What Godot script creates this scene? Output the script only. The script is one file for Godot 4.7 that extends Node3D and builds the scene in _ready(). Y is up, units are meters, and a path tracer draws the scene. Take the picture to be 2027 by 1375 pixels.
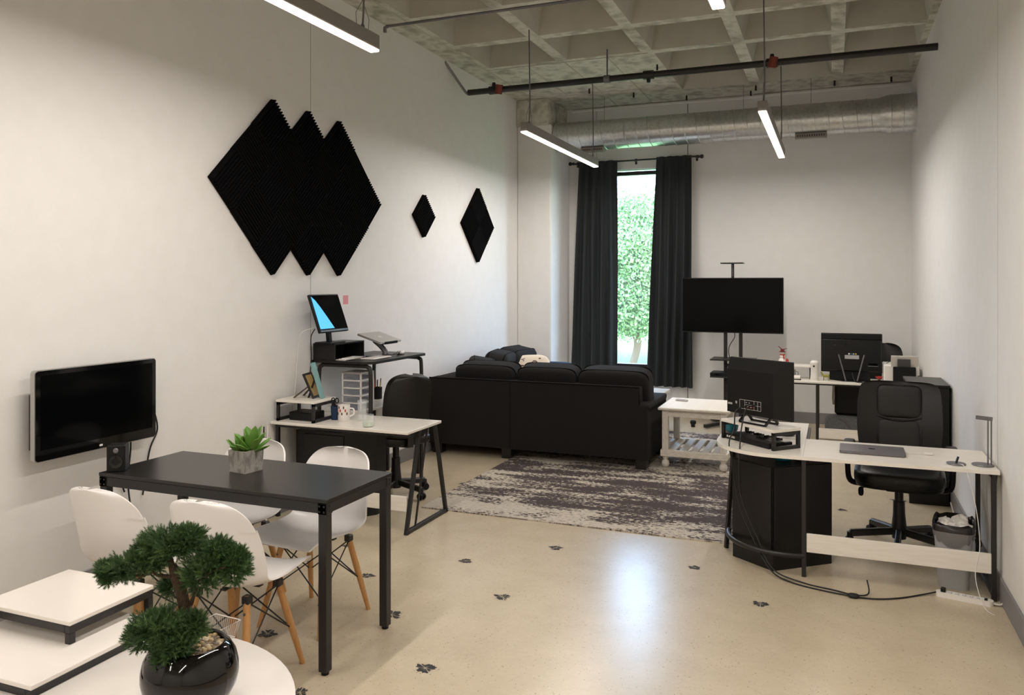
extends Node3D
# One office seen by a level camera with a shifted lens. Room axes: +x to the window-less side wall, -z to the window wall, y up.
const FPX := 1580.0          # focal length in pixels of the 2027 x 1375 frame
const EYE := 1.7             # camera height above the floor
const XL := -3.80            # inner faces of the room
const XR := 0.83
const ZB := -10.35
const ZF := 3.5
const CE := 4.05
const TAU_ := TAU

var M := {}
var names := {}
var rng := RandomNumberGenerator.new()


# ------------------------------------------------------------------ mesh builder
class MB:
	var st := SurfaceTool.new()
	var xf := Transform3D.IDENTITY
	var g := 0
	func _init(t := Transform3D.IDENTITY):
		xf = t
		st.begin(Mesh.PRIMITIVE_TRIANGLES)
	func flat():
		st.set_smooth_group(-1)
	func smooth():
		g += 1
		st.set_smooth_group(g)
	func tri(a: Vector3, b: Vector3, c: Vector3, n: Vector3):
		if (b - a).cross(c - a).dot(n) < 0.0:
			st.add_vertex(xf * a); st.add_vertex(xf * b); st.add_vertex(xf * c)
		else:
			st.add_vertex(xf * a); st.add_vertex(xf * c); st.add_vertex(xf * b)
	func quad(a: Vector3, b: Vector3, c: Vector3, d: Vector3, n: Vector3):
		tri(a, b, c, n); tri(a, c, d, n)
	func box(c: Vector3, s: Vector3, ch := 0.0, b := Basis.IDENTITY):
		flat()
		var h := s * 0.5
		var k := Vector3(h.x - ch, h.y - ch, h.z - ch)
		for ax in 3:
			var u := (ax + 1) % 3
			var w := (ax + 2) % 3
			for sg in [-1.0, 1.0]:
				var ps: Array[Vector3] = []
				for q in [[-1, -1], [1, -1], [1, 1], [-1, 1]]:
					var p := Vector3.ZERO
					p[ax] = h[ax] * sg; p[u] = k[u] * q[0]; p[w] = k[w] * q[1]
					ps.append(c + b * p)
				var n := Vector3.ZERO
				n[ax] = sg
				quad(ps[0], ps[1], ps[2], ps[3], b * n)
			if ch > 0.0:
				for s1 in [-1.0, 1.0]:
					for s2 in [-1.0, 1.0]:
						var e: Array[Vector3] = []
						for q in [[0, -1], [0, 1], [1, 1], [1, -1]]:
							var p := Vector3.ZERO
							p[ax] = k[ax] * q[1]
							p[u] = (h[u] if q[0] == 0 else k[u]) * s1
							p[w] = (k[w] if q[0] == 0 else h[w]) * s2
							e.append(c + b * p)
						var n := Vector3.ZERO
						n[u] = s1; n[w] = s2
						quad(e[0], e[1], e[2], e[3], b * n)
		if ch > 0.0:
			for sx in [-1.0, 1.0]:
				for sy in [-1.0, 1.0]:
					for sz in [-1.0, 1.0]:
						tri(c + b * Vector3(h.x * sx, k.y * sy, k.z * sz), c + b * Vector3(k.x * sx, h.y * sy, k.z * sz), c + b * Vector3(k.x * sx, k.y * sy, h.z * sz), b * Vector3(sx, sy, sz))
	func span(x0: float, x1: float, y0: float, y1: float, z0: float, z1: float, ch := 0.0):
		box(Vector3(x0 + x1, y0 + y1, z0 + z1) * 0.5, Vector3(absf(x1 - x0), absf(y1 - y0), absf(z1 - z0)), ch)
	func bar(a: Vector3, b: Vector3, w: float, d: float, ch := 0.0, up := Vector3.UP):
		var y := (b - a).normalized()
		var x := up.cross(y)
		if x.length() < 0.01:
			x = Vector3.RIGHT
		x = x.normalized()
		box((a + b) * 0.5, Vector3(w, a.distance_to(b), d), ch, Basis(x, y, x.cross(y)))
	func tube(ps: Array, r, n := 8, caps := true, closed := false):
		var m := ps.size()
		var t0: Vector3 = (ps[1] - ps[0]).normalized()
		var nx := t0.cross(Vector3.UP if absf(t0.y) < 0.9 else Vector3.RIGHT).normalized()
		var rings := []
		for i in m:
			var ta: Vector3 = ps[maxi(i - 1, 0)] if not closed else ps[(i - 1 + m) % m]
			var tb: Vector3 = ps[mini(i + 1, m - 1)] if not closed else ps[(i + 1) % m]
			var t := (tb - ta).normalized()
			nx = (nx - t * nx.dot(t)).normalized()
			var ny := t.cross(nx)
			var ring: Array[Vector3] = []
			var rr: float = r[i] if r is Array else r
			for j in n:
				ring.append(ps[i] + (nx * cos(TAU * j / n) + ny * sin(TAU * j / n)) * rr)
			rings.append(ring)
		smooth()
		for i in (m if closed else m - 1):
			var i2 := (i + 1) % m
			for j in n:
				var j2 := (j + 1) % n
				var mid: Vector3 = (rings[i][j] + rings[i][j2] + rings[i2][j] + rings[i2][j2]) * 0.25
				quad(rings[i][j], rings[i][j2], rings[i2][j2], rings[i2][j], mid - (ps[i] + ps[i2]) * 0.5)
		if caps and not closed:
			flat()
			for j in n:
				tri(ps[0], rings[0][j], rings[0][(j + 1) % n], ps[0] - ps[1])
				tri(ps[m - 1], rings[m - 1][j], rings[m - 1][(j + 1) % n], ps[m - 1] - ps[m - 2])
	func cyl(a: Vector3, b: Vector3, r0: float, r1 := -1.0, n := 16):
		tube([a, b], [r0, r0 if r1 < 0.0 else r1], n)
	func lathe(c: Vector3, prof: Array, n := 28, b := Basis.IDENTITY, sharp := 0.75):
		smooth()
		for i in prof.size() - 1:
			var p: Vector2 = prof[i]
			var q: Vector2 = prof[i + 1]
			if i > 0:
				var pd: Vector2 = (p - prof[i - 1]).normalized()
				if pd.dot((q - p).normalized()) < sharp:
					smooth()
			for j in n:
				var a0 := TAU * j / n
				var a1 := TAU * (j + 1) / n
				var A := c + b * Vector3(p.x * cos(a0), p.y, p.x * sin(a0))
				var B := c + b * Vector3(p.x * cos(a1), p.y, p.x * sin(a1))
				var C := c + b * Vector3(q.x * cos(a1), q.y, q.x * sin(a1))
				var D := c + b * Vector3(q.x * cos(a0), q.y, q.x * sin(a0))
				var am := (a0 + a1) * 0.5
				var nn := b * Vector3((q.y - p.y) * cos(am), -(q.x - p.x), (q.y - p.y) * sin(am))
				if p.x > 0.00001:
					tri(A, B, C, nn)
				if q.x > 0.00001:
					tri(A, C, D, nn)
	func blob(c: Vector3, h: Vector3, e1 := 0.5, e2 := 0.5, b := Basis.IDENTITY, nu := 14, nv := 24):
		smooth()
		var rows := []
		for i in nu + 1:
			var u := -PI / 2 + PI * i / nu
			var row: Array[Vector3] = []
			for j in nv:
				var v := TAU * j / nv
				row.append(c + b * Vector3(h.x * pw(cos(u), e1) * pw(cos(v), e2), h.y * pw(sin(u), e1), h.z * pw(cos(u), e1) * pw(sin(v), e2)))
			rows.append(row)
		for i in nu:
			for j in nv:
				var k := (j + 1) % nv
				var mid: Vector3 = (rows[i][j] + rows[i + 1][k]) * 0.5 - c
				if i > 0:
					tri(rows[i][j], rows[i][k], rows[i + 1][k], mid)
				if i < nu - 1:
					tri(rows[i][j], rows[i + 1][k], rows[i + 1][j], mid)
	static func pw(x: float, e: float) -> float:
		return signf(x) * pow(absf(x), e)
	func prism(poly: PackedVector2Array, y0: float, y1: float, b := Basis.IDENTITY, c := Vector3.ZERO):
		flat()
		var area := 0.0
		for i in poly.size():
			area += poly[i].cross(poly[(i + 1) % poly.size()])
		var ix := Geometry2D.triangulate_polygon(poly)
		for i in range(0, ix.size(), 3):
			for yy in [y0, y1]:
				tri(c + b * Vector3(poly[ix[i]].x, yy, poly[ix[i]].y), c + b * Vector3(poly[ix[i + 1]].x, yy, poly[ix[i + 1]].y), c + b * Vector3(poly[ix[i + 2]].x, yy, poly[ix[i + 2]].y), b * Vector3(0, -1 if yy == y0 else 1, 0))
		for i in poly.size():
			var p := poly[i]
			var q := poly[(i + 1) % poly.size()]
			var o := Vector2(q.y - p.y, p.x - q.x) * signf(area)
			quad(c + b * Vector3(p.x, y0, p.y), c + b * Vector3(q.x, y0, q.y), c + b * Vector3(q.x, y1, q.y), c + b * Vector3(p.x, y1, p.y), b * Vector3(o.x, 0, o.y))
	# a curved sheet of some thickness, from rows of points; the points are the middle of the sheet
	func sheet(rows: Array, th: float, fixed := Vector3.ZERO, limit := 100000):
		var nr := rows.size()
		var nc: int = rows[0].size()
		var up := []
		var dn := []
		for i in nr:
			var a: Array[Vector3] = []
			var d: Array[Vector3] = []
			for j in nc:
				var k := mini(i, limit)
				var du: Vector3 = rows[mini(k + 1, nr - 1)][j] - rows[maxi(k - 1, 0)][j]
				var dv: Vector3 = rows[k][mini(j + 1, nc - 1)] - rows[k][maxi(j - 1, 0)]
				var n := (fixed if fixed != Vector3.ZERO else du.cross(dv).normalized()) * th * 0.5
				a.append(rows[i][j] + n)
				d.append(rows[i][j] - n)
			up.append(a)
			dn.append(d)
		smooth()
		for i in nr - 1:
			for j in nc - 1:
				quad(up[i][j], up[i][j + 1], up[i + 1][j + 1], up[i + 1][j], up[i][j] - dn[i][j])
		smooth()
		for i in nr - 1:
			for j in nc - 1:
				quad(dn[i][j], dn[i][j + 1], dn[i + 1][j + 1], dn[i + 1][j], dn[i][j] - up[i][j])
		smooth()
		for j in nc - 1:
			quad(up[0][j], up[0][j + 1], dn[0][j + 1], dn[0][j], rows[0][j] - rows[1][j])
			quad(up[nr - 1][j], up[nr - 1][j + 1], dn[nr - 1][j + 1], dn[nr - 1][j], rows[nr - 1][j] - rows[nr - 2][j])
		for i in nr - 1:
			quad(up[i][0], up[i + 1][0], dn[i + 1][0], dn[i][0], rows[i][0] - rows[i][1])
			quad(up[i][nc - 1], up[i + 1][nc - 1], dn[i + 1][nc - 1], dn[i][nc - 1], rows[i][nc - 1] - rows[i][nc - 2])
	func done() -> ArrayMesh:
		st.generate_normals()
		st.index()
		return st.commit()


# ------------------------------------------------------------------ scene helpers
func numbered(n: String) -> String:
	var k: int = names.get(n, 0)
	names[n] = k + 1
	return n if k == 0 else "%s_%03d" % [n, k]

func thing(called: String, label: String, category: String, at := Vector3.ZERO, turn := 0.0, group := "") -> Node3D:
	var o := Node3D.new()
	o.name = numbered(called)
	add_child(o)
	o.position = at
	o.rotation.y = turn
	tag(o, label, category, group)
	return o

func tag(o: Node, label: String, category: String, group := ""):
	o.set_meta("label", label)
	o.set_meta("category", category)
	if group != "":
		o.set_meta("group", group)

func part(parent: Node, called: String, b: MB, m: Material, label := "") -> MeshInstance3D:
	return pmesh(parent, called, b.done(), m, label)

func pmesh(parent: Node, called: String, mesh: Mesh, m: Material, label := "") -> MeshInstance3D:
	var o := MeshInstance3D.new()
	o.name = called
	o.mesh = mesh
	o.material_override = m
	if label != "":
		o.set_meta("label", label)
	parent.add_child(o, true)
	return o

# a whole thing made of one mesh, drawn in room coordinates
func single(called: String, label: String, category: String, b: MB, m: Material, group := "") -> MeshInstance3D:
	var o := pmesh(self, numbered(called), b.done(), m)
	tag(o, label, category, group)
	return o

func structure(called: String, b: MB, m: Material) -> MeshInstance3D:
	var o := pmesh(self, called, b.done(), m)
	o.set_meta("kind", "structure")
	return o

# a builder that takes room coordinates for a part of t
func W(t: Node3D) -> MB:
	return MB.new(t.transform.affine_inverse())

func dup(src: Node3D, at: Vector3, turn: float, label := "") -> Node3D:
	var r := src.duplicate()
	r.name = numbered(String(src.name).rstrip("0123456789").rstrip("_"))
	add_child(r)
	r.position = at
	r.rotation.y = turn
	if label != "":
		r.set_meta("label", label)
	return r

func smoothed(ps: Array, n := 6) -> Array:
	var out := []
	for i in ps.size() - 1:
		var a: Vector3 = ps[maxi(i - 1, 0)]
		var b: Vector3 = ps[i]
		var c: Vector3 = ps[i + 1]
		var d: Vector3 = ps[mini(i + 2, ps.size() - 1)]
		for k in n:
			out.append(b.cubic_interpolate(c, a, d, float(k) / n))
	out.append(ps[ps.size() - 1])
	return out

func rounded_rect(w: float, h: float, r: float, n := 5) -> PackedVector2Array:
	var out := PackedVector2Array()
	for q in [[1, 1, 0.0], [-1, 1, 90.0], [-1, -1, 180.0], [1, -1, 270.0]]:
		for k in n + 1:
			var a := deg_to_rad(q[2] + 90.0 * k / n)
			out.append(Vector2(q[0] * (w / 2 - r) + cos(a) * r, q[1] * (h / 2 - r) + sin(a) * r))
	return out

# where the line of sight through a pixel meets a level plane at height h
func at_height(px: float, py: float, h := 0.0) -> Vector3:
	var t := atan(638.5 / FPX)
	var x := (px - 1013.5) / FPX
	var d := Vector3(x * cos(t) - sin(t), -(py - 560.0) / FPX, -x * sin(t) - cos(t))
	var k := (h - EYE) / d.y
	return Vector3(d.x * k, h, d.z * k)

func v3(x, y, z) -> Vector3:
	return Vector3(x, y, z)


# ------------------------------------------------------------------ materials
func mat(c: Color, rough := 0.6, metal := 0.0) -> StandardMaterial3D:
	var m := StandardMaterial3D.new()
	m.albedo_color = c
	m.roughness = rough
	m.metallic = metal
	return m

func rgb8(r: int, g: int, b: int) -> Color:
	return Color(r / 255.0, g / 255.0, b / 255.0)

func noise_tex(sd: int, freq: float, cols: Array, offs := [], oct := 4, size := 512, type := FastNoiseLite.TYPE_SIMPLEX_SMOOTH) -> NoiseTexture2D:
	var n := FastNoiseLite.new()
	n.seed = sd
	n.noise_type = type
	n.frequency = freq
	n.fractal_octaves = oct
	var t := NoiseTexture2D.new()
	t.width = size
	t.height = size
	t.seamless = true
	t.noise = n
	if cols.size():
		var gr := Gradient.new()
		var o := PackedFloat32Array()
		for i in cols.size():
			o.append(offs[i] if offs.size() else float(i) / (cols.size() - 1))
		gr.offsets = o
		gr.colors = PackedColorArray(cols)
		t.color_ramp = gr
	return t

# a material whose colour and relief come from noise laid on in room or object axes
func grained(tex: Texture2D, scale: Vector3, rough: float, bump: Texture2D = null, bump_cm := 0.0, metal := 0.0) -> StandardMaterial3D:
	var m := mat(Color.WHITE, rough, metal)
	m.albedo_texture = tex
	m.uv1_triplanar = true
	m.uv1_scale = scale
	if bump:
		m.heightmap_enabled = true
		m.heightmap_texture = bump
		m.heightmap_scale = bump_cm
	return m

func make_materials():
	var fine := noise_tex(3, 0.09, [], [], 3, 256)
	var weave := noise_tex(5, 0.35, [], [], 2, 256)
	M.paint = grained(noise_tex(11, 0.02, [rgb8(228, 226, 222), rgb8(232, 230, 227)]), Vector3.ONE * 0.5, 0.75)
	M.gray_base = mat(rgb8(132, 130, 130), 0.55)
	M.concrete = grained(noise_tex(21, 0.012, [rgb8(158, 154, 141), rgb8(195, 192, 179), rgb8(212, 209, 196), rgb8(182, 177, 162)], [0.1, 0.42, 0.62, 0.9], 6), Vector3(0.55, 0.55, 0.55), 0.9, noise_tex(22, 0.03, [], [], 5), 0.4)
	M.coffer = grained(noise_tex(23, 0.01, [rgb8(182, 178, 166), rgb8(198, 194, 182)], [], 5), Vector3.ONE * 0.5, 0.9, fine, 0.1)
	M.black_steel = grained(noise_tex(31, 0.08, [rgb8(26, 25, 25), rgb8(33, 32, 32)], [], 3, 256), Vector3.ONE * 4.0, 0.42)
	M.black_plastic = mat(rgb8(20, 20, 21), 0.45)
	M.gloss_black = mat(rgb8(10, 10, 11), 0.06)
	M.screen = mat(rgb8(5, 6, 7), 0.10)
	M.screen.metallic_specular = 0.22
	M.black_wood = grained(noise_tex(33, 0.02, [rgb8(26, 24, 23), rgb8(36, 33, 31)], [], 5), Vector3(0.8, 6.0, 6.0), 0.30)
	M.black_lam = grained(noise_tex(34, 0.02, [rgb8(22, 21, 22), rgb8(29, 28, 29)], [], 4), Vector3.ONE * 2.0, 0.35)
	M.white_lam = grained(noise_tex(35, 0.015, [rgb8(228, 221, 209), rgb8(238, 233, 224)], [], 5), Vector3(0.6, 5.0, 5.0), 0.32)
	M.white_top = mat(rgb8(240, 234, 226), 0.22)
	M.shell = mat(rgb8(236, 232, 229), 0.32)
	M.beech = grained(noise_tex(36, 0.02, [rgb8(178, 126, 74), rgb8(203, 152, 96), rgb8(190, 138, 84)], [], 5), Vector3(9, 1.2, 9), 0.45)
	M.washed = grained(noise_tex(37, 0.02, [rgb8(218, 208, 192), rgb8(229, 221, 208), rgb8(234, 228, 217)], [0.2, 0.5, 0.8], 5), Vector3(1.5, 6, 9), 0.6)
	M.washed_v = grained(noise_tex(38, 0.02, [rgb8(218, 208, 192), rgb8(229, 221, 208), rgb8(234, 228, 217)], [0.2, 0.5, 0.8], 5), Vector3(9, 1.2, 9), 0.6)
	M.sofa = grained(noise_tex(39, 0.18, [rgb8(30, 29, 29), rgb8(46, 44, 43)], [], 3, 256), Vector3.ONE * 6.0, 0.95, weave, 0.12)
	M.piping = mat(rgb8(18, 17, 17), 0.9)
	M.curtain = grained(noise_tex(40, 0.12, [rgb8(44, 48, 50), rgb8(64, 68, 70)], [], 4, 256), Vector3(9, 2.2, 9), 0.92, weave, 0.08)
	M.leather = grained(noise_tex(41, 0.1, [rgb8(18, 17, 16), rgb8(27, 25, 24)], [], 3, 256), Vector3.ONE * 3.0, 0.42, noise_tex(42, 0.16, [], [], 3, 256), 0.06)
	M.stitch = mat(rgb8(12, 12, 12), 0.7)
	M.foam = grained(noise_tex(43, 0.3, [rgb8(9, 9, 10), rgb8(17, 17, 18)], [], 2, 256), Vector3.ONE * 8.0, 1.0)
	M.galv = grained(noise_tex(44, 0.03, [rgb8(190, 192, 192), rgb8(226, 228, 228)], [], 3, 256, FastNoiseLite.TYPE_CELLULAR), Vector3.ONE * 3.0, 0.3, null, 0.0, 0.9)
	M.lamp_body = mat(rgb8(142, 136, 131), 0.5, 0.3)
	M.chrome = mat(rgb8(200, 200, 200), 0.2, 1.0)
	M.silver = mat(rgb8(188, 186, 182), 0.35, 0.85)
	M.gray_metal = mat(rgb8(118, 116, 120), 0.42, 0.6)
	M.red = mat(rgb8(176, 40, 32), 0.5)
	M.copper = mat(rgb8(120, 52, 40), 0.5, 0.3)
	M.white_plastic = mat(rgb8(233, 228, 222), 0.38)
	M.gray_plastic = mat(rgb8(172, 172, 172), 0.42)
	M.paper = mat(rgb8(236, 233, 228), 0.8)
	M.cable = mat(rgb8(20, 20, 21), 0.55)
	M.white_cable = mat(rgb8(226, 222, 216), 0.5)
	M.teal = mat(rgb8(28, 110, 128), 0.35)
	M.terracotta = mat(rgb8(172, 110, 70), 0.8)
	M.pale_teal = mat(rgb8(120, 160, 160), 0.6)
	M.navy = mat(rgb8(28, 50, 78), 0.9)
	M.bag = mat(rgb8(26, 24, 26), 0.25)
	M.bag_gray = mat(rgb8(120, 117, 116), 0.35)
	M.gray_cloth = grained(noise_tex(46, 0.05, [rgb8(112, 114, 118), rgb8(140, 142, 145)], [], 4, 256), Vector3.ONE * 3.0, 0.9, fine, 0.3)
	M.glue = grained(noise_tex(47, 0.2, [rgb8(38, 38, 40), rgb8(66, 65, 66)], [], 3, 256), Vector3.ONE * 6.0, 0.8)
	M.brown = mat(rgb8(84, 62, 44), 0.6)
	M.orange = mat(rgb8(222, 104, 38), 0.5)
	M.pink = mat(rgb8(226, 150, 158), 0.8)
	M.yellow = mat(rgb8(214, 190, 70), 0.6)
	M.green = mat(rgb8(52, 120, 60), 0.6)
	M.clear = mat(Color(0.92, 0.95, 0.95, 0.12), 0.04)
	M.clear.transparency = BaseMaterial3D.TRANSPARENCY_ALPHA
	M.frosted = mat(Color(0.62, 0.64, 0.68, 0.38), 0.3)
	M.frosted.transparency = BaseMaterial3D.TRANSPARENCY_ALPHA
	M.pane = mat(Color(0.95, 1.0, 0.98, 0.05), 0.0)
	M.pane.transparency = BaseMaterial3D.TRANSPARENCY_ALPHA
	M.lens_white = mat(rgb8(250, 246, 238), 0.4)
	M.lens_white.emission_enabled = true
	M.lens_white.emission = Color(1.0, 0.95, 0.89)
	M.lens_white.emission_energy_multiplier = 5.0
	for q in [[M.foam, 0.2], [M.sofa, 0.3], [M.curtain, 0.35], [M.piping, 0.2], [M.black_plastic, 0.35], [M.black_lam, 0.4], [M.leather, 0.42]]:
		q[0].metallic_specular = q[1]
	make_floor_material()
	make_rug_material()

# ground, sealed concrete: warm grey-beige clouds, sand specks and small pits
func make_floor_material():
	var size := 1024
	var a := FastNoiseLite.new()
	a.seed = 61; a.frequency = 0.006; a.fractal_octaves = 5
	var b := FastNoiseLite.new()
	b.seed = 62; b.frequency = 0.05; b.fractal_octaves = 4
	var ia := a.get_seamless_image(size, size)
	var ib := b.get_seamless_image(size, size)
	var r := RandomNumberGenerator.new()
	r.seed = 63
	var im := Image.create(size, size, false, Image.FORMAT_RGB8)
	for y in size:
		for x in size:
			var va := ia.get_pixel(x, y).r
			var vb := ib.get_pixel(x, y).r
			var k := (va - 0.5) * 0.035 + (vb - 0.5) * 0.02 + r.randf_range(-0.008, 0.008)
			im.set_pixel(x, y, Color(0.77 + k, 0.715 + k * 1.02, 0.615 + k))
	for i in 5200:       # sand grains and pits
		var x := r.randi_range(0, size - 4)
		var y := r.randi_range(0, size - 4)
		var c := Color(0.50, 0.43, 0.33) if i % 5 < 3 else Color(0.86, 0.83, 0.76)
		var w := 1 + int(r.randf() < 0.35) + int(r.randf() < 0.12)
		for p in w:
			for q in w:
				im.set_pixel(x + p, y + q, im.get_pixel(x + p, y + q).lerp(c, r.randf_range(0.3, 0.8)))
	M.floor = mat(Color.WHITE, 0.27)
	M.floor.albedo_texture = ImageTexture.create_from_image(im)
	M.floor.uv1_triplanar = true
	M.floor.uv1_world_triplanar = true
	M.floor.uv1_scale = Vector3.ONE * 0.5

# a distressed rug: cream pile with worn plum-brown streaks that run across it
func make_rug_material():
	var w := 960
	var h := 1440
	var a := FastNoiseLite.new()
	a.seed = 71; a.frequency = 0.006; a.fractal_octaves = 4
	var f := FastNoiseLite.new()
	f.seed = 72; f.frequency = 0.05; f.fractal_octaves = 3; f.fractal_gain = 0.65
	var r := RandomNumberGenerator.new()
	r.seed = 74
	var im := Image.create(w, h, false, Image.FORMAT_RGB8)
	for y in h:
		for x in w:
			var u := float(x) / w
			var v := float(y) / h      # 0 at the edge away from the window
			var blot := a.get_noise_2d(x * 0.7, y * 1.6 + 900.0)
			var streak := a.get_noise_2d(x * 0.25, y * 3.4)
			var grain := f.get_noise_2d(x * 1.0, y * 1.9) + r.randf_range(-0.22, 0.22)
			var body := -0.42 + 0.62 * smoothstep(0.02, 0.13, v) * (1.0 - 0.75 * smoothstep(0.42, 0.55, v)) + 0.3 * smoothstep(0.66, 0.78, v)
			body += 0.34 * (smoothstep(0.0, 0.75, u) - 0.55) * (1.0 - smoothstep(0.24, 0.4, v))
			var d := body + blot * 0.75 + streak * 0.5
			var k := smoothstep(-0.07, 0.07, d + grain * 0.75)
			var cream := Color(0.79, 0.755, 0.69).lerp(Color(0.68, 0.645, 0.60), clampf(0.45 + grain * 0.8, 0.0, 1.0))
			im.set_pixel(x, y, cream.lerp(Color(0.235, 0.195, 0.20), k * 0.94))
	M.rug = mat(Color.WHITE, 0.95)
	M.rug.albedo_texture = ImageTexture.create_from_image(im)
	M.rug.heightmap_enabled = true
	M.rug.heightmap_texture = noise_tex(73, 0.3, [], [], 2, 256)
	M.rug.heightmap_scale = 0.1


# ------------------------------------------------------------------ the scene
func _ready():
	rng.seed = 20240611
	# camera: level, looking 22 degrees off the room's axis, lens shifted down
	var cam := Camera3D.new()
	cam.name = "camera"
	add_child(cam)
	cam.position = v3(0, EYE, 0)
	cam.rotation.y = atan(638.5 / FPX)
	cam.projection = Camera3D.PROJECTION_FRUSTUM
	cam.near = 0.1
	cam.far = 400.0
	cam.size = 0.1 * 1375.0 / FPX
	cam.frustum_offset = Vector2(0.0, -0.1 * 127.5 / FPX)
	cam.current = true
	# sky and sun
	var we := WorldEnvironment.new()
	we.name = "environment"
	var env := Environment.new()
	env.tonemap_mode = Environment.TONE_MAPPER_LINEAR
	env.tonemap_exposure = 1.36
	env.sdfgi_enabled = true
	env.ssao_enabled = true
	env.ssil_enabled = true
	env.background_mode = Environment.BG_SKY
	var sky := Sky.new()
	var ps := ProceduralSkyMaterial.new()
	ps.sky_top_color = Color(0.62, 0.80, 1.0)
	ps.sky_horizon_color = Color(0.90, 0.97, 1.0)
	ps.ground_bottom_color = Color(0.30, 0.34, 0.26)
	ps.ground_horizon_color = Color(0.52, 0.56, 0.50)
	ps.sky_energy_multiplier = 3.4
	ps.ground_energy_multiplier = 1.4
	sky.sky_material = ps
	env.sky = sky
	we.environment = env
	add_child(we)
	var sun := DirectionalLight3D.new()
	sun.name = "sun"
	sun.light_color = Color(1.0, 0.95, 0.86)
	sun.light_energy = 2.2
	sun.light_angular_distance = 0.5
	sun.shadow_enabled = true
	add_child(sun)
	sun.rotation = Vector3(deg_to_rad(-52), deg_to_rad(28), 0)
	make_materials()
	build_shell()
	build_outside()
	build_ceiling_services()
	build_wall_panels()
	build_window_dressing()
	build_sofa_corner()
	build_desk_by_window_side()
	build_far_desk()
	build_tv_stand()
	build_dining()
	build_left_wall_desk()
	build_low_tables()
	build_floor_marks()


func build_shell():
	var b := MB.new()
	b.span(XL - 0.3, XR + 0.3, -0.3, 0.0, ZF + 0.3, ZB - 0.3)
	structure("floor", b, M.floor)
	b = MB.new()
	b.span(XL - 0.2, XL, 0.0, CE, ZF, ZB - 0.2)
	var wl := structure("wall_left", b, M.paint)
	b = MB.new()   # the dark joint between two wall boards
	b.span(XL - 0.001, XL + 0.0008, 0.12, CE - 0.02, -5.196, -5.2)
	part(wl, "board_joint", b, M.gray_base)
	b = MB.new()
	b.span(XR, XR + 0.2, 0.0, CE, ZF, ZB - 0.2)
	var wr := structure("wall_right", b, M.paint)
	b = MB.new()
	b.span(XR - 0.0008, XR + 0.001, 0.12, CE - 0.02, -5.055, -5.06)
	part(wr, "board_joint", b, mat(rgb8(190, 188, 184), 0.7))
	b = MB.new()
	b.span(XL - 0.2, XR + 0.2, 0.0, CE, ZF, ZF + 0.2)
	structure("wall_front", b, M.paint)
	# window wall with its opening
	var wx0 := -2.90
	var wx1 := -1.92
	var wy0 := 0.52
	var wy1 := 3.20
	b = MB.new()
	b.span(XL - 0.2, wx0, 0.0, CE, ZB, ZB - 0.2)
	b.span(wx1, XR + 0.2, 0.0, CE, ZB, ZB - 0.2)
	b.span(wx0, wx1, 0.0, wy0, ZB, ZB - 0.2)
	b.span(wx0, wx1, wy1, CE, ZB, ZB - 0.2)
	var wb := structure("wall_back", b, M.paint)
	b = MB.new()
	b.span(-1.752, -1.745, 0.12, CE - 0.05, ZB, ZB + 0.0015)
	part(wb, "board_joint", b, M.piping)
	b = MB.new()
	b.span(-2.96, -2.955, 3.3, CE - 0.05, ZB, ZB + 0.0015)
	part(wb, "board_joint", b, M.gray_base)
	# window: dark frame with a sill bar, one tall pane, a white head
	b = MB.new()
	b.span(wx0, wx0 + 0.06, wy0, wy1, ZB - 0.06, ZB - 0.14, 0.004)
	b.span(wx1 - 0.06, wx1, wy0, wy1, ZB - 0.06, ZB - 0.14, 0.004)
	b.span(wx0 + 0.06, wx1 - 0.06, wy0, wy0 + 0.05, ZB - 0.05, ZB - 0.14, 0.004)
	b.span(wx0 + 0.06, wx1 - 0.06, wy0 + 0.075, wy0 + 0.11, ZB - 0.05, ZB - 0.14, 0.004)
	b.span(wx0 + 0.06, wx1 - 0.06, wy0 + 0.05, wy0 + 0.075, ZB - 0.075, ZB - 0.14)
	b.span(wx0 + 0.06, wx1 - 0.06, wy1 - 0.07, wy1 - 0.02, ZB - 0.06, ZB - 0.14, 0.004)
	var wn := structure("window_1", b, M.black_steel)
	b = MB.new()
	b.span(wx0 + 0.06, wx1 - 0.06, wy0 + 0.11, wy1 - 0.07, ZB - 0.098, ZB - 0.102)
	part(wn, "pane", b, M.pane)
	# skirting
	for q in [["baseboard_left", XL, XL + 0.012, ZF, -9.56], ["baseboard_right", XR - 0.012, XR, ZF, ZB + 0.012]]:
		b = MB.new()
		b.span(q[1], q[2], 0.0, 0.13, q[3], q[4], 0.003)
		structure(q[0], b, M.gray_base)
	b = MB.new()
	b.span(-3.34, XR - 0.012, 0.0, 0.13, ZB, ZB + 0.012, 0.003)
	structure("baseboard_back", b, M.gray_base)
	# boxed-in pillar in the corner and the concrete head above it
	b = MB.new()
	b.span(XL, -3.34, 0.0, 3.72, -9.58, ZB, 0.012)
	structure("pillar", b, M.paint)
	b = MB.new()
	b.span(XL, -3.37, 3.715, CE, -9.55, ZB, 0.01)
	structure("pillar_head", b, M.concrete)
	# pale plaster bead where the window wall meets the slab
	b = MB.new()
	b.tube(smoothed([v3(-3.3, CE - 0.03, ZB + 0.01), v3(-2.2, CE - 0.024, ZB + 0.012), v3(-1.2, CE - 0.034, ZB + 0.01), v3(-0.3, CE - 0.02, ZB + 0.014), v3(0.8, CE - 0.03, ZB + 0.01)], 5), 0.022, 8)
	structure("trim_1", b, M.paint)
	build_ceiling()


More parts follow.
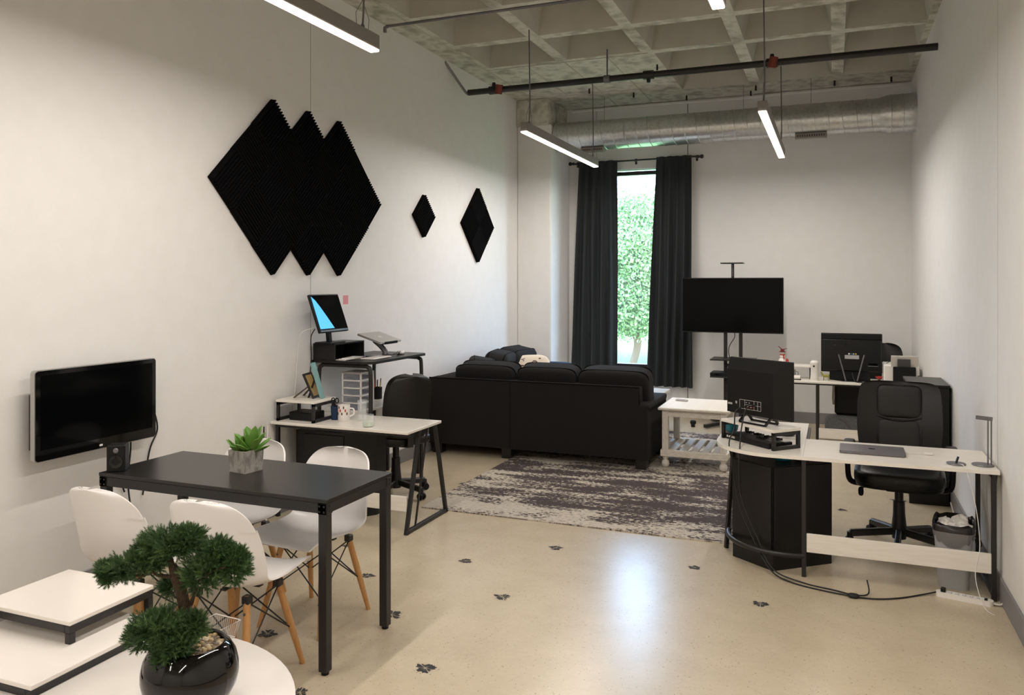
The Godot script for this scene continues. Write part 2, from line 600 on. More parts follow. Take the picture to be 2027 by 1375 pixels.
# waffle slab: a flat soffit with tapered pans between the ribs, solid round the pillar
func build_ceiling():
	var xs := [XL, -3.56, -2.67, -1.77, -0.87, 0.03, XR]
	var zs := [ZB, -9.82]
	while zs[zs.size() - 1] < ZF - 0.9:
		zs.append(zs[zs.size() - 1] + 0.88)
	zs.append(ZF)
	var b := MB.new()
	var pans := []
	b.flat()
	for i in xs.size() - 1:
		for j in zs.size() - 1:
			var x0: float = xs[i]
			var x1: float = xs[i + 1]
			var z0: float = zs[j]
			var z1: float = zs[j + 1]
			var solid := i == 0 or j == 0 or j == zs.size() - 2 or (i <= 2 and z1 < -8.0)
			if solid:
				b.quad(v3(x0, CE, z0), v3(x1, CE, z0), v3(x1, CE, z1), v3(x0, CE, z1), Vector3.DOWN)
				continue
			var r := 0.06
			var o := [Vector2(x0, z0), Vector2(x1, z0), Vector2(x1, z1), Vector2(x0, z1)]
			var n := [Vector2(x0 + r, z0 + r), Vector2(x1 - r, z0 + r), Vector2(x1 - r, z1 - r), Vector2(x0 + r, z1 - r)]
			for k in 4:
				var k2 := (k + 1) % 4
				b.quad(v3(o[k].x, CE, o[k].y), v3(o[k2].x, CE, o[k2].y), v3(n[k2].x, CE, n[k2].y), v3(n[k].x, CE, n[k].y), Vector3.DOWN)
			pans.append(n)
	# upper side of the slab
	b.span(XL - 0.2, XR + 0.2, CE + 0.42, CE + 0.6, ZF + 0.2, ZB - 0.2)
	for q in [[XL - 0.2, XL, ZF + 0.2, ZB - 0.2], [XR, XR + 0.2, ZF + 0.2, ZB - 0.2], [XL, XR, ZF, ZF + 0.2], [XL, XR, ZB - 0.2, ZB]]:
		b.span(q[0], q[1], CE, CE + 0.42, q[2], q[3])
	var c := structure("ceiling", b, M.concrete)
	for n in pans:
		var p := MB.new()
		p.flat()
		var up := 0.33
		var mid := Vector2.ZERO
		for q in n:
			mid += q * 0.25
		var t := []
		for q in n:
			t.append(mid + (q - mid) * 0.80)
		for k in 4:
			var k2 := (k + 1) % 4
			var side := v3(mid.x - (n[k].x + n[k2].x) / 2, 0, mid.y - (n[k].y + n[k2].y) / 2)
			p.quad(v3(n[k].x, CE, n[k].y), v3(n[k2].x, CE, n[k2].y), v3(t[k2].x, CE + up, t[k2].y), v3(t[k].x, CE + up, t[k].y), side)
		p.quad(v3(t[0].x, CE + up, t[0].y), v3(t[1].x, CE + up, t[1].y), v3(t[2].x, CE + up, t[2].y), v3(t[3].x, CE + up, t[3].y), Vector3.DOWN)
		part(c, "coffer", p, M.coffer)
	# board marks of the shuttering: thin raised fins on the solid bays
	for q in [[-3.56, -1.77, -8.085, -8.075], [-3.3, -1.79, -9.53, -9.52], [-2.67, -2.66, -8.08, -10.3], [-3.1, -3.092, -8.08, -9.5], [-2.2, -2.192, -8.08, -10.3], [-3.57, -3.56, 0.0, -9.5]]:
		var p := MB.new()
		p.span(q[0], q[1], CE - 0.006, CE + 0.01, q[2], q[3])
		part(c, "board_mark", p, M.coffer)


# what stands outside the window: lawn one storey down, trees, parked cars
func build_outside():
	var gy := -3.4
	var b := MB.new()
	b.flat()
	b.quad(v3(-60, gy, -10.9), v3(60, gy, -10.9), v3(60, gy, -190), v3(-60, gy, -190), Vector3.UP)
	var lawn := grained(noise_tex(81, 0.02, [rgb8(78, 98, 44), rgb8(98, 116, 58), rgb8(124, 134, 78)], [], 5), Vector3.ONE * 0.12, 0.95)
	structure("ground", b, lawn)
	b = MB.new()
	b.span(-90, 60, gy, gy + 0.03, -97, -107)
	structure("road", b, mat(rgb8(150, 148, 144), 0.9))
	# leaf clump shared by all crowns
	var c := MB.new()
	c.flat()
	var r := RandomNumberGenerator.new()
	r.seed = 5
	for k in 34:
		var o := v3(r.randfn(0, 0.30), r.randfn(0, 0.26), r.randfn(0, 0.30))
		var d := v3(r.randfn(), r.randfn() * 0.6, r.randfn()).normalized()
		var s := d.cross(v3(r.randfn(), r.randfn(), r.randfn())).normalized()
		var n := d.cross(s)
		var l := 0.16
		c.tri(o, o + d * l * 0.5 + s * l * 0.32 + n * 0.02, o + d * l, n)
		c.tri(o, o + d * l, o + d * l * 0.5 - s * l * 0.32 + n * 0.02, n)
	var clump := c.done()
	var leafm := mat(Color.WHITE, 0.5)
	leafm.vertex_color_use_as_albedo = true
	leafm.backlight_enabled = true
	leafm.backlight = Color(0.32, 0.42, 0.12)
	var bark := mat(rgb8(104, 84, 62), 0.9)
	var specs := [
		[-11.9, -50.0, 10.4, 4.6, 6500, "tall leafy tree beyond the window with a forked trunk on the lawn"],
		[-18.5, -54.0, 11.0, 4.8, 900, "leafy tree on the lawn behind the pillar side of the window"],
		[-6.0, -55.0, 11.5, 4.8, 900, "leafy tree on the lawn behind the television side of the window"],
		[-33.0, -118.0, 12.0, 7.0, 500, "distant tree behind the parked cars, before the pale one"],
		[-25.0, -122.0, 11.0, 6.5, 500, "distant tree standing straight behind the blue car"],
		[-17.0, -120.0, 12.5, 7.0, 500, "distant round tree across the road past the pale car"]]
	for s in specs:
		var t := thing("tree", s[5], "tree", v3(s[0], gy, s[1]), 0.0, "trees outside the window")
		var tr := MB.new()
		var h: float = s[2]
		tr.tube(smoothed([v3(0, 0, 0), v3(0.3, h * 0.12, 0), v3(0.1, h * 0.26, 0.1), v3(0.5, h * 0.6, 0)], 5), 0.24, 8)
		for k in 5:
			var a := k * 1.9
			tr.tube(smoothed([v3(0.2, h * (0.12 + 0.05 * k), 0), v3(cos(a) * s[3] * 0.3, h * 0.42, sin(a) * s[3] * 0.3), v3(cos(a) * s[3] * 0.6, h * 0.62, sin(a) * s[3] * 0.6)], 5), 0.1, 6)
		part(t, "trunk", tr, bark)
		var mm := MultiMesh.new()
		mm.transform_format = MultiMesh.TRANSFORM_3D
		mm.use_colors = true
		mm.mesh = clump
		mm.instance_count = s[4]
		for k in s[4]:
			var d := v3(r.randfn(), r.randfn(), r.randfn()).normalized() * pow(r.randf(), 0.4)
			var p := v3(d.x * s[3], h * 0.60 + d.y * h * 0.40, d.z * s[3])
			p += v3(sin(p.y * 2.1 + p.z), 0.3 * sin(p.x * 2.0), cos(p.y * 1.7 + p.x)) * 0.35
			var sc := r.randf_range(1.0, 1.7) * (1.0 if s[1] > -80.0 else 2.6)
			mm.set_instance_transform(k, Transform3D(Basis.from_euler(v3(r.randf() * TAU, r.randf() * TAU, r.randf() * TAU)).scaled(Vector3.ONE * sc), p))
			var q := r.randf()
			mm.set_instance_color(k, Color(0.16 + 0.12 * q, 0.27 + 0.13 * q, 0.10 + 0.06 * q))
		var mi := MultiMeshInstance3D.new()
		mi.name = "foliage"
		mi.multimesh = mm
		mi.material_override = leafm
		mi.set_meta("kind", "stuff")
		t.add_child(mi, true)
	# parked cars past the trees
	var k := 0
	for q in [[-25.2, -100.0, rgb8(40, 92, 190), "blue car parked by the road outside the window"], [-20.5, -101.0, rgb8(196, 204, 212), "pale car parked by the road outside the window"]]:
		var t := thing("car", q[3], "car", v3(q[0], gy, q[1]), 0.1 * k, "cars parked by the road")
		k += 1
		var body := MB.new()
		body.blob(v3(0, 0.62, 0), v3(2.2, 0.42, 0.9), 0.35, 0.35)
		part(t, "body", body, mat(q[2], 0.25))
		var cab := MB.new()
		cab.blob(v3(-0.1, 1.12, 0), v3(1.25, 0.42, 0.78), 0.5, 0.4)
		part(t, "cabin", cab, M.gloss_black)
		for x in [-1.35, 1.35]:
			for z in [-0.85, 0.85]:
				var wh := MB.new()
				wh.cyl(v3(x, 0.32, z - 0.1), v3(x, 0.32, z + 0.1), 0.32)
				part(t, "wheel", wh, M.black_plastic)


# ------------------------------------------------------------------ lamps, pipes, duct
func linear_lamp(x: float, z0: float, z1: float, label: String):
	var y := 3.08
	var t := thing("linear_pendant_lamp", label, "lamp", v3(x, y, (z0 + z1) / 2), 0.0, "linear pendant lamps in two rows")
	var b := W(t)
	b.span(x - 0.037, x + 0.037, y + 0.006, y + 0.09, z0, z1, 0.004)
	part(t, "housing", b, M.lamp_body)
	b = W(t)
	b.span(x - 0.031, x + 0.031, y - 0.006, y + 0.007, z0 + 0.006, z1 - 0.006, 0.004)
	part(t, "diffuser", b, M.lens_white, "glowing white diffuser strip")
	for z in [z0 + 0.13 * signf(z1 - z0), z1 - 0.13 * signf(z1 - z0)]:
		b = W(t)
		b.cyl(v3(x, y + 0.088, z), v3(x, y + 0.12, z), 0.016, 0.01, 10)
		b.tube(smoothed([v3(x, y + 0.11, z), v3(x + 0.008, y + 0.3, z), v3(x, CE, z)], 6), 0.006, 7)
		part(t, "flex_conduit", b, M.gray_metal)
		b = W(t)
		for s in [-1.0, 1.0]:
			b.tube([v3(x, y + 0.26, z), v3(x, y + 0.17, z + 0.07 * s), v3(x, y + 0.088, z + 0.06 * s)], 0.0018, 5)
		part(t, "hanger_wire", b, M.gray_metal)
	for s in [-0.02, 0.02]:
		b = W(t)
		b.cyl(v3(x + s, y + 0.03, maxf(z0, z1) - 0.002), v3(x + s, y + 0.03, maxf(z0, z1) + 0.003), 0.004, -1.0, 8)
		part(t, "screw", b, M.chrome)
	var l := AreaLight3D.new()
	l.name = "lamp_light"
	l.area_size = Vector2(0.06, absf(z1 - z0))
	l.light_color = Color(1.0, 0.968, 0.94)
	l.light_energy = LAMP
	l.area_range = 20.0
	l.shadow_enabled = true
	t.add_child(l)
	l.position = v3(0, -0.012, 0)
	l.rotation.x = -PI / 2

const LAMP := 2.9

func build_ceiling_services():
	linear_lamp(-2.54, -1.67, -4.10, "lit linear lamp hanging in front of the large foam diamond group")
	linear_lamp(-2.63, -6.80, -9.16, "lit linear lamp hanging beside the concrete pillar head near the curtains")
	linear_lamp(-0.54, -6.72, -9.25, "lit linear lamp hanging in front of the duct, above the television")
	linear_lamp(-0.54, -1.67, -4.10, "lit linear lamp in the row over the desks, ahead of the duct lamp")
	linear_lamp(-2.54, 2.60, 0.20, "lit linear lamp in the row along the foam panel wall, behind the plants")
	linear_lamp(-0.54, 2.60, 0.20, "lit linear lamp in the row over the desks, behind the plants")
	# black sprinkler pipe across the room
	var py := 3.75
	var pz := -7.80
	var t := thing("sprinkler_pipe", "black sprinkler pipe running across under the concrete waffle ceiling", "pipe", v3(-1.4, py, pz))
	var b := W(t)
	b.cyl(v3(-3.66, py, pz), v3(XR, py, pz), 0.032, -1.0, 16)
	part(t, "pipe_run", b, M.black_steel)
	b = W(t)
	b.tube(smoothed([v3(-3.66, py, pz), v3(-3.70, py + 0.02, pz), v3(XL, py + 0.28, pz + 0.28)], 5), 0.014, 8)
	part(t, "brace", b, M.gray_base)
	for q in [[-3.36, M.black_steel], [-0.54, M.black_steel], [-1.70, M.black_steel]]:
		b = W(t)
		b.cyl(v3(q[0] - 0.05, py, pz), v3(q[0] + 0.05, py, pz), 0.044, -1.0, 16)
		b.cyl(v3(q[0], py, pz), v3(q[0], py - 0.075 if q[0] > -2.0 and q[0] < -1.0 else py + 0.08, pz), 0.026, 0.018, 12)
		part(t, "coupling", b, q[1])
	for q in [[-3.30, 0.05], [-0.54, -0.06]]:
		b = W(t)
		b.cyl(v3(q[0], py - 0.05, pz + 0.02), v3(q[0] + 0.02, py + 0.045, pz + 0.035), 0.04, -1.0, 14)
		part(t, "clamp", b, M.copper, "rust red pipe clamp")
	b = W(t)
	b.cyl(v3(-2.12, py - 0.04, pz), v3(-2.12, CE, pz), 0.008, -1.0, 8)
	b.cyl(v3(-2.15, py, pz), v3(-2.09, py, pz), 0.04, -1.0, 14)
	part(t, "hanger", b, M.gray_metal)
	# thin conduit on the soffit
	t = thing("conduit", "thin grey conduit under the ceiling by the foam panel wall", "conduit", v3(-2.2, 3.95, -6.08))
	b = W(t)
	b.cyl(v3(-3.63, 3.95, -6.08), v3(XR, 3.95, -6.08), 0.012, -1.0, 10)
	part(t, "tube_run", b, M.gray_metal)
	b = W(t)
	b.tube([v3(-3.63, 3.95, -6.08), v3(-3.66, 3.94, -6.08), v3(-3.66, 3.90, -6.08)], 0.016, 8)
	part(t, "elbow", b, M.gray_metal)
	# small hanger stubs left in the slab
	for q in [v3(-1.77, 0, -8.55), v3(-0.87, 0, -9.9), v3(-1.72, 0, -10.1), v3(-0.95, 0, -10.15), v3(-2.3, 0, -9.7), v3(-2.75, 0, -9.3), v3(0.0, 0, -10.0), v3(0.6, 0, -10.05)]:
		b = MB.new()
		b.cyl(v3(q.x, CE - 0.06, q.z), v3(q.x, CE, q.z), 0.012, 0.01, 8)
		single("anchor_stub", "short dark metal anchor stub sticking out of the concrete ceiling", "anchor", b, M.black_steel, "anchor stubs in the ceiling")
	# spiral duct
	var dz := -9.80
	var dy := 3.575
	t = thing("air_duct", "silver spiral metal air duct under the ceiling along the window wall", "duct", v3(-1.3, dy, dz))
	b = W(t)
	b.cyl(v3(-3.33, dy, dz), v3(0.5, dy, dz), 0.185, -1.0, 40)
	part(t, "duct_run", b, M.galv)
	var hx := []
	var n := 26 * 28
	for i in n + 1:
		var a := TAU * i / 28.0
		hx.append(v3(-3.32 + 3.8 * i / n, dy + cos(a) * 0.186, dz + sin(a) * 0.186))
	b = W(t)
	b.tube(hx, 0.0055, 5)
	part(t, "spiral_seam", b, M.galv)
	b = W(t)
	var prof := [Vector2(0.188, 0.0), Vector2(0.192, 0.02), Vector2(0.205, 0.06), Vector2(0.212, 0.09), Vector2(0.212, 0.37)]
	b.lathe(v3(0.46, dy, dz), prof, 40, Basis(v3(0, 1, 0), v3(1, 0, 0), v3(0, 0, -1)), 0.5)
	part(t, "sleeve", b, M.galv)
	for x in [0.58, 0.70]:
		var ring := []
		for i in 32:
			ring.append(v3(x, dy + cos(TAU * i / 32.0) * 0.213, dz + sin(TAU * i / 32.0) * 0.213))
		b = W(t)
		b.tube(ring, 0.005, 5, false, true)
		part(t, "seam_ring", b, M.galv)
	for q in [[-0.42, -0.08], [-2.98, -2.68]]:
		b = W(t)
		b.span(q[0], q[1], dy - 0.222, dy - 0.165, dz + 0.02, dz + 0.11, 0.004)
		var gr := part(t, "grille", b, M.lamp_body)
		for k in 12:
			b = W(t)
			var x: float = lerpf(q[0] + 0.03, q[1] - 0.03, k / 11.0)
			b.span(x - 0.004, x + 0.004, dy - 0.205, dy - 0.185, dz + 0.108, dz + 0.114)
			part(gr, "slot", b, M.black_plastic)
	for x in [-2.7, -1.0, -0.25]:
		b = W(t)
		b.cyl(v3(x, dy + 0.18, dz), v3(x, CE, dz), 0.0025, -1.0, 5)
		part(t, "hanger_wire", b, M.gray_metal)


# ------------------------------------------------------------------ foam panels
func foam_tile(s: float) -> ArrayMesh:
	# a square tile with wedge ridges, lying in the yz plane with its back at x = 0; ridges run along local z
	var b := MB.new()
	b.flat()
	var n := 12
	var h := s / 2
	var bx := 0.016
	var px := 0.045
	b.span(0, bx, -h, h, -h, h)
	for i in n:
		var y0 := -h + s * i / n
		var y1 := -h + s * (i + 1) / n
		var a := y0 + 0.003
		var ym := (y0 + y1) / 2
		for q in [[v3(bx, a, 0), v3(px, ym - 0.004, 0), v3(0, -0.9, 0)], [v3(px, ym - 0.004, 0), v3(px, ym + 0.004, 0), v3(1, 0, 0)], [v3(px, ym + 0.004, 0), v3(bx, y1 - 0.003, 0), v3(0, 0.9, 0)]]:
			b.quad(q[0] + v3(0, 0, -h), q[1] + v3(0, 0, -h), q[1] + v3(0, 0, h), q[0] + v3(0, 0, h), q[2] + v3(0.3, 0, 0))
		for z in [-h, h]:
			b.quad(v3(bx, a, z), v3(px, ym - 0.004, z), v3(px, ym + 0.004, z), v3(bx, y1 - 0.003, z), v3(0, 0, z))
	return b.done()

func build_wall_panels():
	var step := 0.2125         # half a tile diagonal
	var tile := foam_tile(step * sqrt(2.0))
	var cz := -4.095 - 3.0 * 0.2068
	var done := {}
	var t := thing("acoustic_foam_group", "large black acoustic foam group shaped as three overlapping diamonds", "foam panels", v3(XL, 2.395, cz - 0.44))
	for k in 3:
		for i in [-1, 0, 1]:
			for j in [-1, 0, 1]:
				var a := Vector2i(i + k, j + k)
				if done.has(a):
					continue
				done[a] = true
				var p := v3(XL + 0.002 + rng.randf() * 0.004, 2.395 + (a.x - a.y) * step, cz - (a.x + a.y) * 0.2085)
				var o := pmesh(t, "foam_tile", tile, M.foam)
				o.transform = t.transform.affine_inverse() * Transform3D(Basis(Vector3.RIGHT, deg_to_rad(-45.0 + rng.randf_range(-0.5, 0.5) + (0.0 if (a.x + a.y) % 2 else 90.0) + 180.0)), p)
	t = thing("acoustic_foam_tile", "single black acoustic foam tile hung as a diamond beside the large group", "foam panel", v3(XL, 2.365, -7.02))
	var s := pmesh(t, "foam_tile", tile, M.foam)
	s.rotation.x = deg_to_rad(225)
	var c := v3(XL, 2.36, -8.31)
	t = thing("acoustic_foam_diamond", "black acoustic foam diamond of four tiles above the grey sofa", "foam panel", c)
	for q in [[-1, 0], [1, 0], [0, -1], [0, 1]]:
		s = pmesh(t, "foam_tile", tile, M.foam)
		s.transform = Transform3D(Basis(Vector3.RIGHT, deg_to_rad(225 if q[1] == 0 else 135)), v3(0, q[0] * step, q[1] * step))


# ------------------------------------------------------------------ curtains
func curtain_mesh(b: MB, x0t: float, x1t: float, x0b: float, x1b: float, yt: float, yb: float, z: float, folds: int, sd: float):
	var rows := []
	var nr := 26
	var nc := folds * 10
	for i in nr + 1:
		var v := float(i) / nr
		var row: Array[Vector3] = []
		for j in nc + 1:
			var u := float(j) / nc
			var x := lerpf(lerpf(x0t, x0b, v), lerpf(x1t, x1b, v), u + 0.012 * sin(u * folds * TAU + sd + v * 2.0))
			var amp := lerpf(0.018, 0.05, smoothstep(0.0, 0.6, v))
			var zz := z + amp * sin(u * folds * TAU + sd + 1.2 * sin(v * 2.3 + sd + u * 3.0)) + 0.012 * sin(u * 17.0 + v * 5.0)
			row.append(v3(x, lerpf(yt, yb, v), zz))
		rows.append(row)
	b.sheet(rows, 0.004)

func build_window_dressing():
	var z := -10.25
	var t := thing("curtain_rod", "thin black curtain rod with knob ends above the tall window", "curtain rod", v3(-2.4, 3.30, z))
	var b := W(t)
	b.cyl(v3(-3.25, 3.295, z), v3(-1.60, 3.305, z), 0.011, -1.0, 10)
	part(t, "rod", b, M.black_steel)
	for x in [-3.27, -1.58]:
		b = W(t)
		b.lathe(v3(x, 3.30, z), [Vector2(0, -0.035), Vector2(0.018, -0.03), Vector2(0.02, -0.012), Vector2(0.012, 0.0), Vector2(0.024, 0.012), Vector2(0.027, 0.03), Vector2(0.018, 0.045), Vector2(0, 0.048)], 14, Basis(v3(0, 1, 0), v3(1, 0, 0) * signf(x + 2.4), v3(0, 0, 1)))
		part(t, "finial", b, M.black_steel)
	for x in [-3.22, -2.42, -1.63]:
		b = W(t)
		b.bar(v3(x, 3.295, z), v3(x, 3.295, ZB), 0.014, 0.014, 0.002)
		b.span(x - 0.014, x + 0.014, 3.26, 3.335, ZB, ZB + 0.006, 0.002)
		part(t, "bracket", b, M.black_steel)
	b = MB.new()
	curtain_mesh(b, -3.17, -2.655, -3.28, -2.66, 3.315, 0.50, z, 5, 0.4)
	single("curtain", "dark grey curtain between the boxed pillar and the window", "curtain", b, M.curtain, "dark window curtains")
	b = MB.new()
	curtain_mesh(b, -2.135, -1.69, -2.25, -1.665, 3.325, 0.37, z, 5, 2.1)
	single("curtain", "dark grey curtain hanging beside and behind the television", "curtain", b, M.curtain, "dark window curtains")


# ------------------------------------------------------------------ sofa, rug, side table
func uv_slab(x0: float, x1: float, z0: float, z1: float, h: float) -> ArrayMesh:
	# a thin slab whose top carries UVs: u along x, v from z0 to z1
	var st := SurfaceTool.new()
	st.begin(Mesh.PRIMITIVE_TRIANGLES)
	st.set_smooth_group(-1)
	var faces := [
		[v3(x0, h, z0), v3(x1, h, z0), v3(x1, h, z1), v3(x0, h, z1)],
		[v3(x0, 0, z0), v3(x1, 0, z0), v3(x1, h, z0), v3(x0, h, z0)],
		[v3(x1, 0, z0), v3(x1, 0, z1), v3(x1, h, z1), v3(x1, h, z0)],
		[v3(x1, 0, z1), v3(x0, 0, z1), v3(x0, h, z1), v3(x1, h, z1)],
		[v3(x0, 0, z1), v3(x0, 0, z0), v3(x0, h, z0), v3(x0, h, z1)]]
	for f in faces:
		for k in [0, 2, 1, 0, 3, 2]:
			var p: Vector3 = f[k]
			st.set_uv(Vector2((p.x - x0) / (x1 - x0), (p.z - z0) / (z1 - z0)))
			st.add_vertex(p)
	st.generate_normals()
	st.index()
	return st.commit()

func cushion(t: Node3D, called: String, c: Vector3, h: Vector3, b := Basis.IDENTITY):
	var m := W(t)
	m.blob(c, h, 0.42, 0.28, b, 18, 40)
	var o := part(t, called, m, M.sofa)
	for s in [-1.0, 1.0]:
		m = W(t)
		var ring := []
		for j in 48:
			var v := TAU * j / 48.0
			var d := v3(h.x * 0.97 * MB.pw(cos(v), 0.28), h.y * 0.965 * MB.pw(sin(v), 0.28), h.z * 0.62 * s)
			ring.append(c + b * d)
		m.tube(ring, 0.006, 6, false, true)
		part(o, "piping", m, M.piping)

func build_sofa_corner():
	# rug
	var o := pmesh(self, numbered("rug"), uv_slab(-2.90, -0.42, -5.345, -9.15, 0.009), M.rug)
	tag(o, "cream rug with worn plum-brown streaks lying under the sofa", "rug")
	# sectional sofa, one piece
	var x0 := XL + 0.02
	var zb := -7.13
	var t := thing("sectional_sofa", "charcoal fabric corner sofa with its back to the desks", "sofa", v3(-2.7, 0.0, -8.0))
	var b := W(t)
	b.span(x0, -1.64, 0.10, 0.75, zb, zb - 0.20)
	part(t, "back_frame", b, M.sofa)
	b = W(t)
	b.span(-2.905, -2.9, 0.11, 0.74, zb + 0.0015, zb - 0.01)
	part(t, "back_seam", b, M.piping)
	b = W(t)
	b.tube([v3(x0, 0.752, zb - 0.004), v3(-1.64, 0.752, zb - 0.004), v3(-1.64, 0.60, zb - 0.004)], 0.007, 6)
	part(t, "back_piping", b, M.piping)
	b = W(t)
	b.span(x0, x0 + 0.2, 0.10, 0.75, zb - 0.2, -9.25, 0.012)
	part(t, "back_frame", b, M.sofa)
	b = W(t)
	b.span(-1.80, -1.562, 0.10, 0.575, zb - 0.2, -7.98)
	b.span(-1.64, -1.562, 0.10, 0.575, zb, zb - 0.2)
	part(t, "armrest", b, M.sofa)
	b = W(t)
	b.blob(v3(-1.68, 0.578, -7.56), v3(0.135, 0.032, 0.43), 0.4, 0.16, Basis.IDENTITY, 10, 32)
	part(t, "armrest_pad", b, M.sofa)
	b = W(t)
	b.span(x0 + 0.2, -2.95, 0.10, 0.58, -9.08, -9.25, 0.014)
	part(t, "armrest", b, M.sofa)
	b = W(t)
	b.span(x0 + 0.2, -1.80, 0.10, 0.30, zb - 0.2, -8.02, 0.01)
	b.span(x0 + 0.2, -2.92, 0.10, 0.30, -8.02, -9.08, 0.01)
	part(t, "seat_base", b, M.sofa)
	for q in [[-3.25, 0.30], [-2.60, 0.33], [-2.05, 0.26]]:
		b = W(t)
		b.blob(v3(q[0], 0.385, -7.72), v3(q[1], 0.085, 0.34), 0.4, 0.22, Basis.IDENTITY, 12, 32)
		part(t, "seat_cushion", b, M.sofa)
	b = W(t)
	b.blob(v3(-3.25, 0.385, -8.56), v3(0.34, 0.085, 0.51), 0.4, 0.22, Basis.IDENTITY, 12, 32)
	part(t, "seat_cushion", b, M.sofa)
	var lean := Basis(Vector3.RIGHT, deg_to_rad(10))
	for q in [[-3.235, 0.335], [-2.585, 0.31], [-1.925, 0.345]]:
		cushion(t, "back_cushion", v3(q[0], 0.70, -7.40), v3(q[1], 0.205, 0.135), lean)
	for q in [[-7.72, 0.70, 0.16, 25.0], [-8.22, 0.735, 0.14, 10.0], [-8.72, 0.74, 0.15, -6.0]]:
		cushion(t, "back_cushion", v3(x0 + 0.30, q[1], q[0]), v3(0.29, 0.21, q[2]), Basis(Vector3.UP, deg_to_rad(90 + q[3])) * lean)
	for p in [[-1.63, -7.20], [-1.63, -7.90], [-2.95, -7.20], [-3.7, -7.20], [-3.7, -9.17], [-3.02, -9.17]]:
		b = W(t)
		b.span(p[0] - 0.05, p[0] + 0.05, 0.009 if p[0] > -2.9 else 0.0, 0.11, p[1] - 0.05, p[1] + 0.05, 0.004)
		part(t, "leg", b, M.black_wood)
	# throw pillow with printed marks, and the folded navy throw on the far arm
	var pb := Basis(Vector3.UP, deg_to_rad(30)) * Basis(Vector3.RIGHT, deg_to_rad(-18))
	t = thing("throw_pillow", "cream throw pillow with small dark printed motifs on the sofa", "pillow", v3(-3.22, 0.47, -8.60))
	b = W(t)
	var pc := v3(-3.22, 0.675, -8.60)
	b.blob(pc, v3(0.21, 0.2, 0.075), 0.55, 0.45, pb, 16, 32)
	part(t, "cover", b, mat(rgb8(226, 214, 196), 0.9))
	var pr := RandomNumberGenerator.new()
	pr.seed = 8
	for k in 16:
		b = W(t)
		var u := pr.randf_range(-0.14, 0.14)
		var v := pr.randf_range(-0.02, 0.15)
		var su := pow(absf(v) / 0.2, 1.0 / 0.55)
		var cu := pow(sqrt(1.0 - su * su), 0.55)
		var cx := pow(minf(0.98, absf(u) / (0.21 * cu)), 1.0 / 0.45)
		var zz := 0.075 * cu * pow(sqrt(1.0 - cx * cx), 0.45)
		b.box(pc + pb * v3(u, v, zz), v3(pr.randf_range(0.012, 0.045), pr.randf_range(0.006, 0.02), 0.004), 0.0, pb)
		part(t, "printed_motif", b, mat(rgb8(96, 84, 74), 0.9))
	b = MB.new()
	b.blob(v3(-3.15, 0.66, -9.16), v3(0.22, 0.085, 0.11), 0.4, 0.35)
	single("folded_throw", "folded navy throw on the far sofa arm", "blanket", b, M.navy)
	# low white table in front of the seats
	t = thing("coffee_table", "low glossy white coffee table between the sofa and the curtains", "table", v3(-2.2, 0.0, -9.12))
	b = W(t)
	b.span(-2.75, -1.80, 0.42, 0.45, -8.80, -9.45, 0.004)
	part(t, "tabletop", b, M.white_top)
	for x in [-2.70, -1.85]:
		for z in [-8.86, -9.39]:
			b = W(t)
			b.span(x - 0.02, x + 0.02, 0.009 if z > -9.1 else 0.0, 0.42, z - 0.02, z + 0.02, 0.003)
			part(t, "leg", b, M.white_lam)
	# white-washed side table with a slatted shelf and bun feet
	t = thing("side_table", "white-washed wooden side table with slatted shelf and bun feet", "table", v3(-1.185, 0.009, -7.64))
	b = W(t)
	b.span(-1.505, -0.865, 0.535, 0.56, -7.29, -7.99, 0.006)
	part(t, "tabletop", b, M.washed)
	b = W(t)
	b.span(-1.45, -0.92, 0.475, 0.535, -7.335, -7.355)
	b.span(-1.45, -0.92, 0.475, 0.535, -7.925, -7.945)
	b.span(-1.46, -1.44, 0.475, 0.535, -7.34, -7.94)
	b.span(-0.93, -0.91, 0.475, 0.535, -7.34, -7.94)
	part(t, "apron", b, M.washed)
	for x in [-1.445, -0.925]:
		for z in [-7.355, -7.925]:
			b = W(t)
			b.span(x - 0.028, x + 0.028, 0.17, 0.535, z - 0.028, z + 0.028, 0.004)
			part(t, "leg", b, M.washed_v)
			b = W(t)
			b.lathe(v3(x, 0.009, z), [Vector2(0.0, 0.0), Vector2(0.018, 0.0), Vector2(0.032, 0.012), Vector2(0.037, 0.035), Vector2(0.031, 0.058), Vector2(0.018, 0.07), Vector2(0.024, 0.076), Vector2(0.03, 0.09), Vector2(0.03, 0.105), Vector2(0.0, 0.105)], 18)
			part(t, "bun_foot", b, M.washed)
	b = W(t)
	for z in [-7.33, -7.95]:
		b.span(-1.485, -0.885, 0.112, 0.17, z - 0.02, z + 0.02, 0.003)
	for x in [-1.47, -0.90]:
		b.span(x - 0.018, x + 0.018, 0.112, 0.17, -7.35, -7.93, 0.003)
	part(t, "shelf_frame", b, M.washed)
	for k in 5:
		b = W(t)
		var x := -1.385 + 0.10 * k
		b.span(x - 0.034, x + 0.034, 0.155, 0.172, -7.35, -7.93, 0.003)
		part(t, "slat", b, M.washed)
	t = thing("remote_control", "grey remote control lying on the white-washed side table", "remote", v3(-1.37, 0.56, -7.77), deg_to_rad(-12))
	b = MB.new()
	b.box(v3(0, 0.008, 0), v3(0.12, 0.016, 0.036), 0.005)
	part(t, "body", b, M.gray_plastic)
	for k in 6:
		b = MB.new()
		b.box(v3(-0.045 + 0.014 * k, 0.0165, 0.0), v3(0.008, 0.002, 0.02), 0.0008)
		part(t, "button", b, M.black_plastic)
	# black caster seen through the side table, fallen on the floor
	t = thing("loose_caster", "small black caster lying on the bare floor behind the side table", "caster", v3(-1.55, 0.0, -9.55))
	b = W(t)
